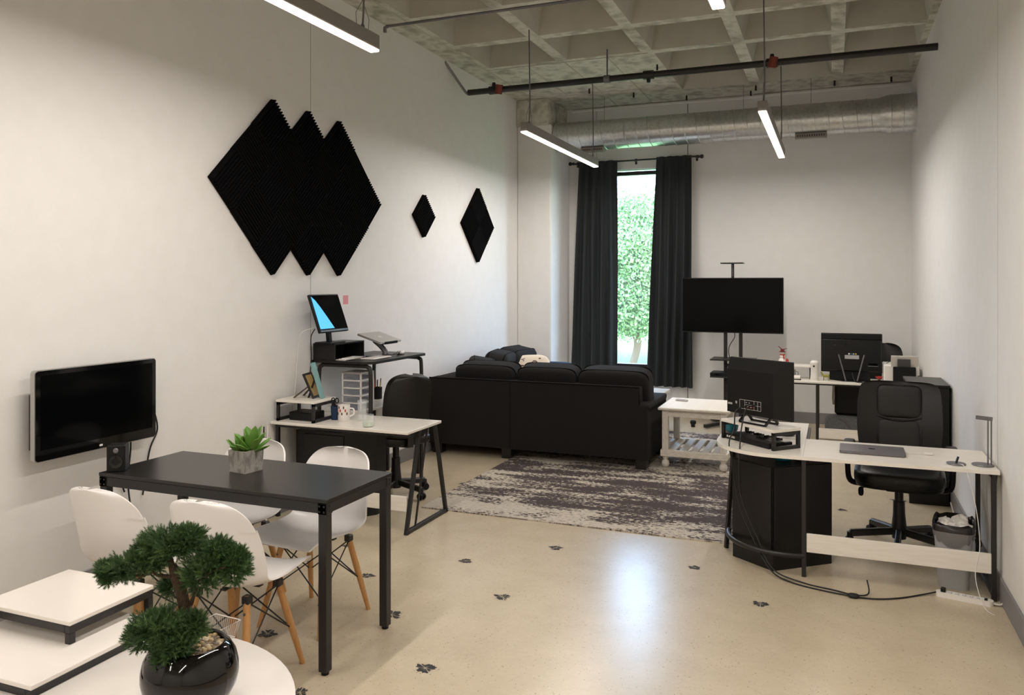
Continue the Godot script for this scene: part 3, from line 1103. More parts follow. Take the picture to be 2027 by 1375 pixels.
	b.cyl(v3(-1.57, 0.03, -9.55), v3(-1.53, 0.03, -9.55), 0.03, -1.0, 14)
	part(t, "wheel", b, M.black_plastic)
	b = W(t)
	b.blob(v3(-1.55, 0.055, -9.55), v3(0.035, 0.025, 0.03), 0.7, 0.7)
	part(t, "fork", b, M.black_plastic)


# ------------------------------------------------------------------ office chairs
func five_star(t: Node3D, hub_y: float, r: float, turn: float, m: Material):
	var b := MB.new()
	b.lathe(Vector3.ZERO, [Vector2(0, 0.06), Vector2(0.042, 0.06), Vector2(0.046, 0.12), Vector2(0.036, 0.22), Vector2(0.034, 0.30), Vector2(0.026, 0.30), Vector2(0.026, hub_y), Vector2(0, hub_y)], 18)
	part(t, "gas_lift", b, m)
	for k in 5:
		var a := turn + TAU * k / 5
		var d := v3(cos(a), 0, sin(a))
		b = MB.new()
		b.bar(d * 0.02 + v3(0, 0.105, 0), d * r + v3(0, 0.078, 0), 0.036, 0.045, 0.008)
		b.cyl(d * r + v3(0, 0.045, 0), d * r + v3(0, 0.085, 0), 0.018, -1.0, 10)
		var arm := part(t, "base_arm", b, m)
		b = MB.new()
		var s := v3(-d.z, 0, d.x)
		for q in [-0.018, 0.018]:
			b.cyl(d * r + s * (q - 0.008) + v3(0, 0.027, 0), d * r + s * (q + 0.008) + v3(0, 0.027, 0), 0.027, -1.0, 14)
		b.blob(d * r + v3(0, 0.042, 0), v3(0.024, 0.018, 0.024), 0.7, 0.8, Basis.IDENTITY, 8, 12)
		part(arm, "caster", b, M.black_plastic)

func resampled(prof: Array, n: int) -> Array:
	var ps := []
	for p in prof:
		ps.append(v3(p[0], p[1], p[2]))
	var out := []
	for q in smoothed(ps, n):
		out.append([q.x, q.y, q.z])
	return out

# padded panel: a curved slab, local x across, y up, bulging in +z; profile gives [y, z, half width]
func pad(given: Array, th: float, bulge: float, sag := 0.055, nx := 20) -> MB:
	var b := MB.new()
	var prof := resampled(given, 4)
	var rows := []
	var tall: float = prof[prof.size() - 1][0]
	for p in prof:
		var row: Array[Vector3] = []
		var droop: float = sag * smoothstep(0.6, 1.0, p[0] / tall)
		for j in nx + 1:
			var u := lerpf(-1.0, 1.0, float(j) / nx)
			row.append(v3(p[2] * u, p[0] - droop * pow(absf(u), 2.4), p[1] - bulge * u * u))
		rows.append(row)
	b.sheet(rows, th, v3(0, 0, 1))
	return b

func exec_chair(at: Vector3, turn: float):
	# the chair faces local +z
	var t := thing("executive_chair", "black leather executive chair behind the white corner desk", "chair", at, turn)
	five_star(t, 0.40, 0.30, 0.35, M.black_steel)
	var b := MB.new()
	b.box(v3(0, 0.395, -0.02), v3(0.16, 0.05, 0.22), 0.01)
	part(t, "tilt_mechanism", b, M.black_steel)
	b = MB.new()
	b.tube([v3(-0.06, 0.385, 0.0), v3(-0.19, 0.375, 0.0), v3(-0.22, 0.36, 0.0)], 0.007, 7)
	b.blob(v3(-0.225, 0.335, 0.0), v3(0.017, 0.03, 0.012), 0.7, 0.8, Basis.IDENTITY, 8, 12)
	part(t, "lever", b, M.black_plastic)
	b = MB.new()
	b.blob(v3(0, 0.468, 0.0), v3(0.265, 0.06, 0.26), 0.45, 0.5, Basis.IDENTITY, 16, 40)
	var seat := part(t, "seat", b, M.leather)
	b = MB.new()
	b.blob(v3(0, 0.435, 0.0), v3(0.26, 0.03, 0.255), 0.35, 0.5, Basis.IDENTITY, 8, 40)
	part(seat, "seat_pan", b, M.black_plastic)
	for s in [-1.0, 1.0]:
		b = MB.new()
		b.tube(smoothed([v3(0.11 * s, 0.505, 0.22), v3(0.10 * s, 0.525, 0.05), v3(0.11 * s, 0.52, -0.18)], 6), 0.003, 5)
		part(seat, "seam", b, M.stitch)
	# backrest: thick outer pad, a headrest roll and a lumbar panel, seams between
	var back := Basis(Vector3.RIGHT, deg_to_rad(-9))
	var bo := v3(0, 0.50, -0.215)
	b = pad([[0.0, 0.0, 0.215], [0.06, 0.004, 0.235], [0.15, 0.012, 0.25], [0.26, 0.016, 0.257], [0.38, 0.006, 0.252], [0.46, -0.004, 0.247], [0.50, -0.009, 0.237], [0.52, -0.012, 0.22], [0.532, -0.015, 0.19], [0.538, -0.017, 0.14], [0.540, -0.018, 0.06]], 0.07, -0.035, 0.0)
	var o := part(t, "backrest", b, M.leather)
	o.transform = Transform3D(back, bo)
	# this side of the pad faces the sitter
	b = MB.new()
	b.blob(v3(0, 0.405, 0.024), v3(0.136, 0.112, 0.036), 0.32, 0.22, Basis.IDENTITY, 14, 36)
	part(o, "headrest_roll", b, M.leather)
	b = MB.new()
	b.blob(v3(0, 0.145, 0.036), v3(0.128, 0.14, 0.026), 0.28, 0.2, Basis.IDENTITY, 14, 36)
	part(o, "lumbar_panel", b, M.leather)
	for s in [-1.0, 1.0]:
		for q in [[v3(0.14 * s, 0.515, 0.03), v3(0.136 * s, 0.36, 0.052), v3(0.135 * s, 0.18, 0.058), v3(0.125 * s, 0.0, 0.045)], [v3(0.138 * s, 0.15, 0.056), v3(0.2 * s, 0.22, 0.068), v3(0.252 * s, 0.27, 0.082)], [v3(0.253 * s, 0.30, 0.046), v3(0.25 * s, 0.42, 0.036), v3(0.20 * s, 0.52, 0.008)]]:
			b = MB.new()
			b.tube(smoothed(q, 6), 0.0035, 5)
			part(o, "seam", b, M.stitch)
	b = MB.new()
	b.tube(smoothed([v3(-0.135, 0.30, 0.056), v3(0.0, 0.276, 0.064), v3(0.135, 0.30, 0.056)], 8), 0.005, 6)
	part(o, "seam", b, M.stitch)
	# padded loop armrests
	for s in [-1.0, 1.0]:
		b = MB.new()
		b.tube(smoothed([v3(0.20 * s, 0.40, 0.05), v3(0.285 * s, 0.42, 0.08), v3(0.30 * s, 0.53, 0.10), v3(0.30 * s, 0.61, 0.05), v3(0.295 * s, 0.615, -0.12), v3(0.28 * s, 0.57, -0.22), v3(0.23 * s, 0.52, -0.24)], 6), 0.018, 8)
		var arm := part(t, "armrest", b, M.black_plastic)
		b = MB.new()
		b.blob(v3(0.30 * s, 0.632, -0.03), v3(0.036, 0.022, 0.135), 0.5, 0.35, Basis.IDENTITY, 10, 24)
		part(arm, "armrest_pad", b, M.leather)
	return t

func task_chair(at: Vector3, turn: float, label: String, low := 0.0, base_turn := 0.2):
	var t := thing("office_chair", label, "chair", at, turn)
	five_star(t, 0.40, 0.27, base_turn, M.black_steel)
	var b := MB.new()
	b.blob(v3(0, 0.465, 0), v3(0.24, 0.045, 0.235), 0.45, 0.5, Basis.IDENTITY, 12, 32)
	part(t, "seat", b, M.leather)
	b = MB.new()
	b.bar(v3(0, 0.40, -0.05), v3(0, 0.43, -0.27), 0.05, 0.012, 0.003)
	b.bar(v3(0, 0.43, -0.265), v3(0, 0.66, -0.285), 0.05, 0.012, 0.003, Vector3.BACK)
	part(t, "back_bracket", b, M.black_steel)
	b = pad([[0.0, 0.0, 0.15], [0.05, 0.006, 0.175], [0.18, 0.015, 0.19], [0.32, 0.008, 0.19], [0.40, -0.002, 0.18], [0.445, -0.008, 0.16], [0.472, -0.013, 0.125], [0.487, -0.016, 0.08], [0.493, -0.018, 0.03]], 0.06, -0.05, 0.0)
	var o := part(t, "backrest", b, M.leather)
	o.transform = Transform3D(Basis(Vector3.RIGHT, deg_to_rad(-8)), v3(0, 0.52 - low, -0.235))
	for s in [-1.0, 1.0]:
		b = MB.new()
		b.tube(smoothed([v3(0.13 * s, 0.02, 0.05), v3(0.14 * s, 0.2, 0.065), v3(0.13 * s, 0.4, 0.052), v3(0.1 * s, 0.46, 0.035)], 6), 0.0035, 5)
		part(o, "seam", b, M.stitch)
	b = MB.new()
	b.tube([v3(0.08, 0.41, 0.05), v3(0.2, 0.40, 0.06)], 0.006, 7)
	b.blob(v3(0.22, 0.40, 0.06), v3(0.024, 0.012, 0.012), 0.7, 0.8, Basis.IDENTITY, 8, 12)
	part(t, "lever", b, M.green if low > 0.0 else M.black_plastic)
	return t


# ------------------------------------------------------------------ desk riser: board on two black loop frames
func riser(called: String, label: String, at: Vector3, turn: float, w: float, d: float, h: float) -> Node3D:
	var t := thing(called, label, "monitor riser", at, turn)
	var b := MB.new()
	b.box(v3(0, h - 0.009, 0), v3(w, 0.018, d), 0.002)
	part(t, "board", b, M.white_lam)
	for s in [-1.0, 1.0]:
		b = MB.new()
		var x: float = s * (w / 2 - 0.012)
		var k := 0.011
		b.box(v3(x, k, 0), v3(0.02, 0.022, d - 0.004), 0.002)
		b.box(v3(x, h - 0.018 - k, 0), v3(0.02, 0.022, d - 0.004), 0.002)
		for z in [-1.0, 1.0]:
			b.box(v3(x, (h - 0.018) / 2, z * (d / 2 - 0.013)), v3(0.02, h - 0.018, 0.022), 0.002)
		part(t, "side_frame", b, M.black_steel)
	return t

func cable(label: String, ps: Array, r := 0.004, m: Material = null, called := "cable"):
	var b := MB.new()
	b.tube(smoothed(ps, 7), r, 7)
	return single(called, label, "cable", b, m if m else M.cable)


# ------------------------------------------------------------------ the white corner desk by the side wall
func arc2(c: Vector2, r: float, a0: float, a1: float, n: int) -> PackedVector2Array:
	var out := PackedVector2Array()
	for i in n + 1:
		var a := deg_to_rad(lerpf(a0, a1, float(i) / n))
		out.append(c + Vector2(cos(a), sin(a)) * r)
	return out

func build_desk_by_window_side():
	var top := 0.70
	var t := thing("corner_desk", "white L-shaped corner desk with rounded corner and black steel frame", "desk", v3(0.05, 0.0, -5.4))
	# outline in plan (x, z): straight front, rounded corner, return towards the window
	var poly := PackedVector2Array([Vector2(0.815, -4.90), Vector2(0.815, -5.46), Vector2(-0.17, -5.46), Vector2(-0.17, -6.06), Vector2(-0.70, -6.06)])
	poly.append_array(arc2(Vector2(-0.33, -5.26), 0.37, 180, 90, 14))
	var b := W(t)
	b.prism(poly, top - 0.02, top)
	part(t, "desktop", b, M.white_lam)
	b = W(t)   # joint between the two desk boards
	b.span(-0.171, -0.168, top - 0.001, top + 0.0006, -4.90, -5.46)
	part(t, "board_joint", b, mat(rgb8(196, 188, 176), 0.5))
	for q in [[-0.165, -4.925], [0.79, -4.925]]:
		b = W(t)
		b.span(q[0] - 0.012, q[0] + 0.012, 0.0, top - 0.02, q[1] - 0.012, q[1] + 0.012, 0.002)
		part(t, "leg", b, M.black_steel)
	for q in [[-0.165, -5.44], [0.79, -5.44], [-0.66, -6.02], [-0.19, -6.02]]:
		b = W(t)
		b.span(q[0] - 0.012, q[0] + 0.012, 0.0, top - 0.02, q[1] - 0.012, q[1] + 0.012, 0.002)
		part(t, "leg", b, M.black_steel)
	b = W(t)   # slanting leg at the rounded corner
	b.bar(v3(-0.645, 0.0, -5.27), v3(-0.60, top - 0.02, -5.30), 0.024, 0.024, 0.002)
	part(t, "leg", b, M.black_steel)
	b = W(t)   # curved bottom rail round the corner
	var rail := [v3(-0.165, 0.12, -4.925)]
	for p in arc2(Vector2(-0.30, -5.22), 0.325, 80, 185, 16):
		rail.append(v3(p.x, 0.12 + 0.02 * (-0.165 - p.x), p.y))
	b.tube(rail, 0.016, 8)
	part(t, "curved_rail", b, M.black_steel)
	b = W(t)
	b.bar(v3(0.79, 0.03, -4.925), v3(0.79, 0.03, -5.44), 0.02, 0.02, 0.002)
	part(t, "floor_rail", b, M.black_steel)
	b = W(t)
	b.bar(v3(0.79, top - 0.032, -4.92), v3(0.79, top - 0.032, -5.44), 0.024, 0.024, 0.002)
	b.bar(v3(-0.165, top - 0.032, -4.92), v3(-0.165, top - 0.032, -6.02), 0.024, 0.024, 0.002)
	b.bar(v3(-0.165, top - 0.032, -5.44), v3(0.79, top - 0.032, -5.44), 0.024, 0.024, 0.002)
	part(t, "top_frame", b, M.black_steel)
	b = W(t)
	b.bar(v3(0.79, top - 0.13, -4.93), v3(0.812, top - 0.025, -4.99), 0.014, 0.014, 0.002)
	part(t, "brace", b, M.black_steel)
	b = W(t)
	b.span(-0.15, 0.778, 0.145, 0.252, -4.915, -4.931, 0.002)
	part(t, "stretcher_board", b, M.white_lam)
	# five-sided black cabinet under the rounded corner
	t = thing("corner_cabinet", "five-sided black cabinet under the rounded corner of the white desk", "cabinet", v3(-0.32, 0.0, -5.3))
	var cab := PackedVector2Array([Vector2(-0.588, -5.13), Vector2(-0.338, -4.945), Vector2(-0.017, -5.215), Vector2(-0.06, -5.62), Vector2(-0.588, -5.62)])
	b = W(t)
	b.prism(cab, 0.0, 0.615)
	part(t, "body", b, M.black_lam)
	for q in [[0, 1], [1, 2]]:
		var p0 := v3(cab[q[0]].x, 0, cab[q[0]].y)
		var p1 := v3(cab[q[1]].x, 0, cab[q[1]].y)
		var d := (p1 - p0).normalized()
		var nrm := v3(-d.z, 0, d.x)
		if nrm.z < 0:
			nrm = -nrm
		b = W(t)
		b.box((p0 + p1) / 2 + nrm * 0.006 + v3(0, 0.365, 0), v3(p0.distance_to(p1) - 0.012, 0.49, 0.012), 0.002, Basis(d, Vector3.UP, d.cross(Vector3.UP)))
		part(t, "door", b, M.black_lam)
	t = thing("storage_box", "pale grey printed box lying on the five-sided black cabinet", "box", v3(-0.14, 0.615, -5.30), 0.35)
	b = MB.new()
	b.box(v3(0, 0.022, 0), v3(0.16, 0.044, 0.12), 0.002)
	part(t, "carton", b, mat(rgb8(150, 150, 152), 0.6))
	b = MB.new()
	b.box(v3(0.02, 0.022, 0.0605), v3(0.03, 0.02, 0.001))
	part(t, "printed_panel", b, M.black_plastic)
	b = MB.new()
	b.blob(v3(-0.29, 0.63, -5.16), v3(0.05, 0.016, 0.035), 0.4, 0.4, Basis.IDENTITY, 8, 16)
	single("teal_pouch", "small teal pouch lying on the five-sided black cabinet", "pouch", b, M.teal)
	# riser, monitor, music keyboard
	riser("monitor_riser", "white riser shelf with black loop legs on the rounded desk corner", v3(-0.435, top, -5.218), deg_to_rad(-42.6), 0.47, 0.22, 0.125)
	tv_monitor(v3(-0.433, top + 0.125, -5.186), deg_to_rad(-34.5))
	midi_keyboard(v3(-0.448, top, -5.228), deg_to_rad(-43.0))
	# teal plant pot behind the riser
	t = thing("plant_pot", "glossy teal plant pot on a clay saucer under the riser", "pot", v3(-0.635, top, -5.46))
	b = MB.new()
	b.lathe(v3(0, 0.012, 0), [Vector2(0, 0), Vector2(0.03, 0), Vector2(0.042, 0.02), Vector2(0.048, 0.055), Vector2(0.05, 0.085), Vector2(0.046, 0.085), Vector2(0.042, 0.05), Vector2(0, 0.04)], 24)
	part(t, "pot", b, M.teal)
	b = MB.new()
	b.lathe(Vector3.ZERO, [Vector2(0, 0), Vector2(0.045, 0), Vector2(0.054, 0.012), Vector2(0.05, 0.014), Vector2(0, 0.012)], 24)
	part(t, "saucer", b, M.terracotta)
	# mouse pad and trackball on the return
	b = MB.new()
	b.box(v3(-0.31, top + 0.002, -5.55), v3(0.22, 0.004, 0.26), 0.001)
	single("mouse_pad", "white mouse pad on the desk return behind the riser", "mouse pad", b, M.white_plastic)
	t = thing("mouse", "black computer mouse on the white mouse pad", "mouse", v3(-0.285, top + 0.004, -5.51), 0.5)
	b = MB.new()
	b.blob(v3(0, 0.017, 0), v3(0.05, 0.017, 0.032), 0.6, 0.7, Basis.IDENTITY, 10, 20)
	part(t, "shell", b, M.black_plastic)
	b = MB.new()
	b.cyl(v3(-0.03, 0.03, -0.004), v3(-0.03, 0.03, 0.004), 0.008, -1.0, 12)
	part(t, "wheel", b, M.gray_plastic)
	# closed laptop
	t = thing("closed_laptop", "closed space-grey laptop on the white corner desk", "laptop", v3(0.205, top, -5.195), deg_to_rad(-1))
	b = MB.new()
	b.prism(rounded_rect(0.352, 0.235, 0.014), 0.003, 0.011)
	part(t, "base", b, M.gray_metal)
	b = MB.new()
	b.prism(rounded_rect(0.352, 0.235, 0.014), 0.0115, 0.0165)
	var lid := part(t, "lid", b, M.gray_metal)
	b = MB.new()
	b.blob(v3(0.0, 0.0166, 0.0), v3(0.02, 0.0006, 0.012), 0.5, 0.8, Basis.IDENTITY, 6, 18)
	part(lid, "badge", b, M.gloss_black)
	for x in [-0.15, 0.15]:
		b = MB.new()
		b.box(v3(x, 0.0015, 0.0), v3(0.012, 0.003, 0.2), 0.0005)
		part(t, "rubber_foot", b, M.black_plastic)
	t = thing("charging_adapter", "small white charging adapter with lead beside the closed laptop", "adapter", v3(0.507, top, -5.21))
	b = W(t)
	b.box(v3(0.507, top + 0.008, -5.21), v3(0.05, 0.014, 0.02), 0.003)
	part(t, "plug_body", b, M.white_plastic)
	b = W(t)
	b.tube(smoothed([v3(0.48, top + 0.006, -5.21), v3(0.43, top + 0.004, -5.205), v3(0.385, top + 0.008, -5.21)], 6), 0.0022, 6)
	part(t, "lead", b, M.white_cable)
	# small phone charging puck with upright, and the headphone stand
	t = thing("charging_stand", "small dark grey round charging stand with a stub upright", "stand", v3(0.622, top, -5.008))
	b = MB.new()
	b.lathe(Vector3.ZERO, [Vector2(0, 0), Vector2(0.048, 0), Vector2(0.05, 0.003), Vector2(0.048, 0.007), Vector2(0, 0.007)], 28)
	part(t, "base", b, M.gray_metal)
	b = MB.new()
	b.bar(v3(0, 0.006, 0), v3(0.012, 0.042, -0.004), 0.014, 0.008, 0.002)
	part(t, "upright", b, M.black_plastic)
	t = thing("headphone_stand", "slim grey metal headphone stand at the wall end of the desk", "stand", v3(0.755, top, -5.03))
	b = MB.new()
	b.lathe(Vector3.ZERO, [Vector2(0, 0), Vector2(0.054, 0), Vector2(0.056, 0.003), Vector2(0.054, 0.007), Vector2(0, 0.007)], 28)
	part(t, "base", b, M.gray_metal)
	b = MB.new()
	for x in [0.024, 0.04]:
		b.cyl(v3(x, 0.006, 0), v3(x, 0.255, 0), 0.004, -1.0, 10)
	part(t, "upright", b, M.gray_metal)
	b = MB.new()
	b.bar(v3(0.046, 0.256, 0), v3(-0.035, 0.262, 0.0), 0.022, 0.006, 0.002, Vector3.BACK)
	part(t, "hook", b, M.gray_metal)
	exec_chair(v3(0.385, 0.0, -5.70), deg_to_rad(-4))
	waste_bin()
	power_strip()
	# leads: two from the monitor down to the floor, along to the strip
	cable("black monitor lead dropping over the rounded desk corner to the floor", [v3(-0.50, 0.93, -5.20), v3(-0.565, 0.91, -5.10), v3(-0.575, 0.80, -5.075), v3(-0.60, 0.72, -5.04), v3(-0.58, 0.60, -5.03), v3(-0.54, 0.36, -5.02), v3(-0.44, 0.15, -4.96), v3(-0.34, 0.03, -4.86), v3(-0.22, 0.006, -4.78), v3(-0.05, 0.006, -4.72), v3(0.09, 0.008, -4.69)], 0.0042)
	cable("second black monitor lead hanging beside the first", [v3(-0.44, 0.94, -5.17), v3(-0.50, 0.93, -5.07), v3(-0.525, 0.82, -5.03), v3(-0.53, 0.71, -4.98), v3(-0.535, 0.60, -4.98), v3(-0.52, 0.40, -4.985), v3(-0.42, 0.18, -4.935), v3(-0.33, 0.04, -4.86), v3(-0.16, 0.006, -4.80), v3(0.0, 0.006, -4.75), v3(0.10, 0.012, -4.70), v3(0.17, 0.015, -4.74), v3(0.165, 0.075, -4.78)], 0.0042)
	cable("black mains lead running along the floor to the power strip", [v3(0.08, 0.008, -4.685), v3(0.2, 0.006, -4.70), v3(0.32, 0.006, -4.76), v3(0.44, 0.006, -4.86), v3(0.52, 0.02, -4.90)], 0.0042)
	cable("thin white charging lead hanging from the desk edge to the floor by the bin", [v3(0.64, 0.709, -4.97), v3(0.655, 0.695, -4.885), v3(0.70, 0.5, -4.88), v3(0.715, 0.30, -4.86), v3(0.69, 0.15, -4.83), v3(0.72, 0.02, -4.76), v3(0.76, 0.004, -4.70)], 0.0022, M.white_cable)
	b = MB.new()
	b.blob(v3(0.095, 0.012, -4.69), v3(0.03, 0.012, 0.022), 0.8, 0.8, Basis.IDENTITY, 8, 12)
	single("cable_tie", "dark wrapped tie round the leads on the floor", "cable tie", b, M.cable)


func tv_monitor(at: Vector3, turn: float):
	# seen from behind: local +z is the back of the set
	var w := 0.478
	var y0 := 0.042
	var y1 := 0.40
	var t := thing("small_television", "black monitor seen from behind on the riser, leads plugged in", "monitor", at, turn)
	var b := MB.new()
	b.box(v3(0, (y0 + y1) / 2, -0.012), v3(w, y1 - y0, 0.024), 0.004)
	part(t, "bezel", b, M.black_plastic)
	b = MB.new()
	b.box(v3(0, (y0 + y1) / 2, -0.0245), v3(w - 0.02, y1 - y0 - 0.03, 0.001))
	part(t, "screen", b, M.screen)
	# the back: a shallow hipped bulge that slopes in at the top
	b = MB.new()
	b.flat()
	var o := [v3(-w / 2 + 0.004, y0 + 0.004, 0), v3(w / 2 - 0.004, y0 + 0.004, 0), v3(w / 2 - 0.004, y1 - 0.004, 0), v3(-w / 2 + 0.004, y1 - 0.004, 0)]
	var n := [v3(-w / 2 + 0.02, y0 + 0.012, 0.045), v3(w / 2 - 0.10, y0 + 0.012, 0.045), v3(w / 2 - 0.10, y1 - 0.075, 0.045), v3(-w / 2 + 0.02, y1 - 0.075, 0.045)]
	for k in 4:
		var k2 := (k + 1) % 4
		b.quad(o[k], o[k2], n[k2], n[k], v3(0, 0, 1) + (o[k] + o[k2]) - v3(0, y0 + y1, 0))
	b.quad(n[0], n[1], n[2], n[3], v3(0, 0, 1))
	part(t, "back_cover", b, M.black_plastic)
	# printed socket field: white outlines, coloured dots
	var px := -0.035
	var py := y0 + 0.072
	b = MB.new()
	for q in [[0.0, 0.028, 0.165, 0.0016], [0.0, -0.028, 0.165, 0.0016], [0.02, 0.0, 0.125, 0.0012]]:
		b.box(v3(px + q[0], py + q[1], 0.0458), v3(q[2], q[3], 0.0008))
	for x in [-0.082, -0.042, 0.03, 0.058, 0.082]:
		b.box(v3(px + x, py, 0.0458), v3(0.0014, 0.056, 0.0008))
	part(t, "socket_outline", b, M.white_plastic)
	var k := 0
	for c in [M.red, M.white_plastic, M.red, M.white_plastic, M.red, M.gray_plastic, M.navy, M.gray_plastic]:
		b = MB.new()
		b.cyl(v3(px - 0.03 + 0.012 * (k % 5), py + (-0.013 if k < 5 else 0.013), 0.045), v3(px - 0.03 + 0.012 * (k % 5), py + (-0.013 if k < 5 else 0.013), 0.048), 0.0035, -1.0, 10)
		part(t, "socket", b, c)
		k += 1
	b = MB.new()
	b.box(v3(-0.195, y0 + 0.066, 0.0456), v3(0.035, 0.012, 0.0008))
	b.box(v3(-0.145, y0 + 0.078, 0.0456), v3(0.012, 0.016, 0.0008))
	part(t, "rating_label", b, M.gray_plastic)
	# two splayed feet under the set
	for s in [-1.0, 1.0]:
		b = MB.new()
		b.bar(v3(0.10 * s, y0 + 0.02, 0.0), v3(0.10 * s, 0.006, 0.07), 0.02, 0.008, 0.002, Vector3.RIGHT)
		b.bar(v3(0.10 * s, y0 + 0.02, 0.0), v3(0.10 * s, 0.006, -0.05), 0.02, 0.008, 0.002, Vector3.RIGHT)
		b.bar(v3(-0.10 + 0.0 * s, 0.006, 0.07 if s > 0 else -0.05), v3(0.10, 0.006, 0.07 if s > 0 else -0.05), 0.012, 0.010, 0.002)
		part(t, "stand_foot", b, M.gloss_black)


func midi_keyboard(at: Vector3, turn: float):
	# back edge faces local +z, keys on the local -z side
	var w := 0.40
	var d := 0.19
	var t := thing("music_keyboard", "black mini music keyboard lying under the white riser", "keyboard", at, turn)
	var b := MB.new()
	b.box(v3(0, 0.018, 0.03), v3(w, 0.034, d - 0.06), 0.004)
	b.box(v3(-w / 2 + 0.02, 0.016, -0.06), v3(0.04, 0.030, 0.07), 0.004)
	b.box(v3(w / 2 - 0.008, 0.016, -0.06), v3(0.016, 0.030, 0.07), 0.004)
	b.box(v3(0, 0.006, -0.06), v3(w, 0.010, 0.07), 0.002)
	part(t, "case", b, M.black_plastic)
	var n := 15
	var kw := (w - 0.06) / n
	for k in n:
		b = MB.new()
		b.box(v3(-w / 2 + 0.042 + kw * (k + 0.5), 0.024, -0.062), v3(kw - 0.0015, 0.018, 0.068), 0.001)
		part(t, "white_key", b, M.white_plastic)
		if k < n - 1 and not (k % 7 in [2, 6]):
			b = MB.new()
			b.box(v3(-w / 2 + 0.042 + kw * (k + 1), 0.037, -0.050), v3(kw * 0.5, 0.012, 0.042), 0.001)
			part(t, "black_key", b, M.gloss_black)
	for k in 8:
		b = MB.new()
		b.cyl(v3(0.02 + 0.018 * (k % 4), 0.034, 0.0 + 0.022 * (k / 4)), v3(0.02 + 0.018 * (k % 4), 0.046, 0.0 + 0.022 * (k / 4)), 0.006, 0.005, 12)
		part(t, "knob", b, M.black_plastic)
	for k in 8:
		b = MB.new()
		b.box(v3(0.105 + 0.018 * (k % 4), 0.0355, 0.0 + 0.022 * (k / 4)), v3(0.015, 0.003, 0.018), 0.001)
		part(t, "drum_pad", b, M.gray_metal)
	var tm := TextMesh.new()
	tm.text = "M-AUDIO"
	tm.font = font()
	tm.font_size = 16
	tm.pixel_size = 0.0011
	tm.depth = 0.0008
	var o := pmesh(t, "lettering", tm, M.white_plastic, "white lettering M-AUDIO")
	o.position = v3(-0.14, 0.019, 0.0954)

var _font: SystemFont
func font() -> SystemFont:
	if _font == null:
		_font = SystemFont.new()
		_font.font_names = PackedStringArray(["Droid Sans"])
		_font.font_weight = 700
	return _font


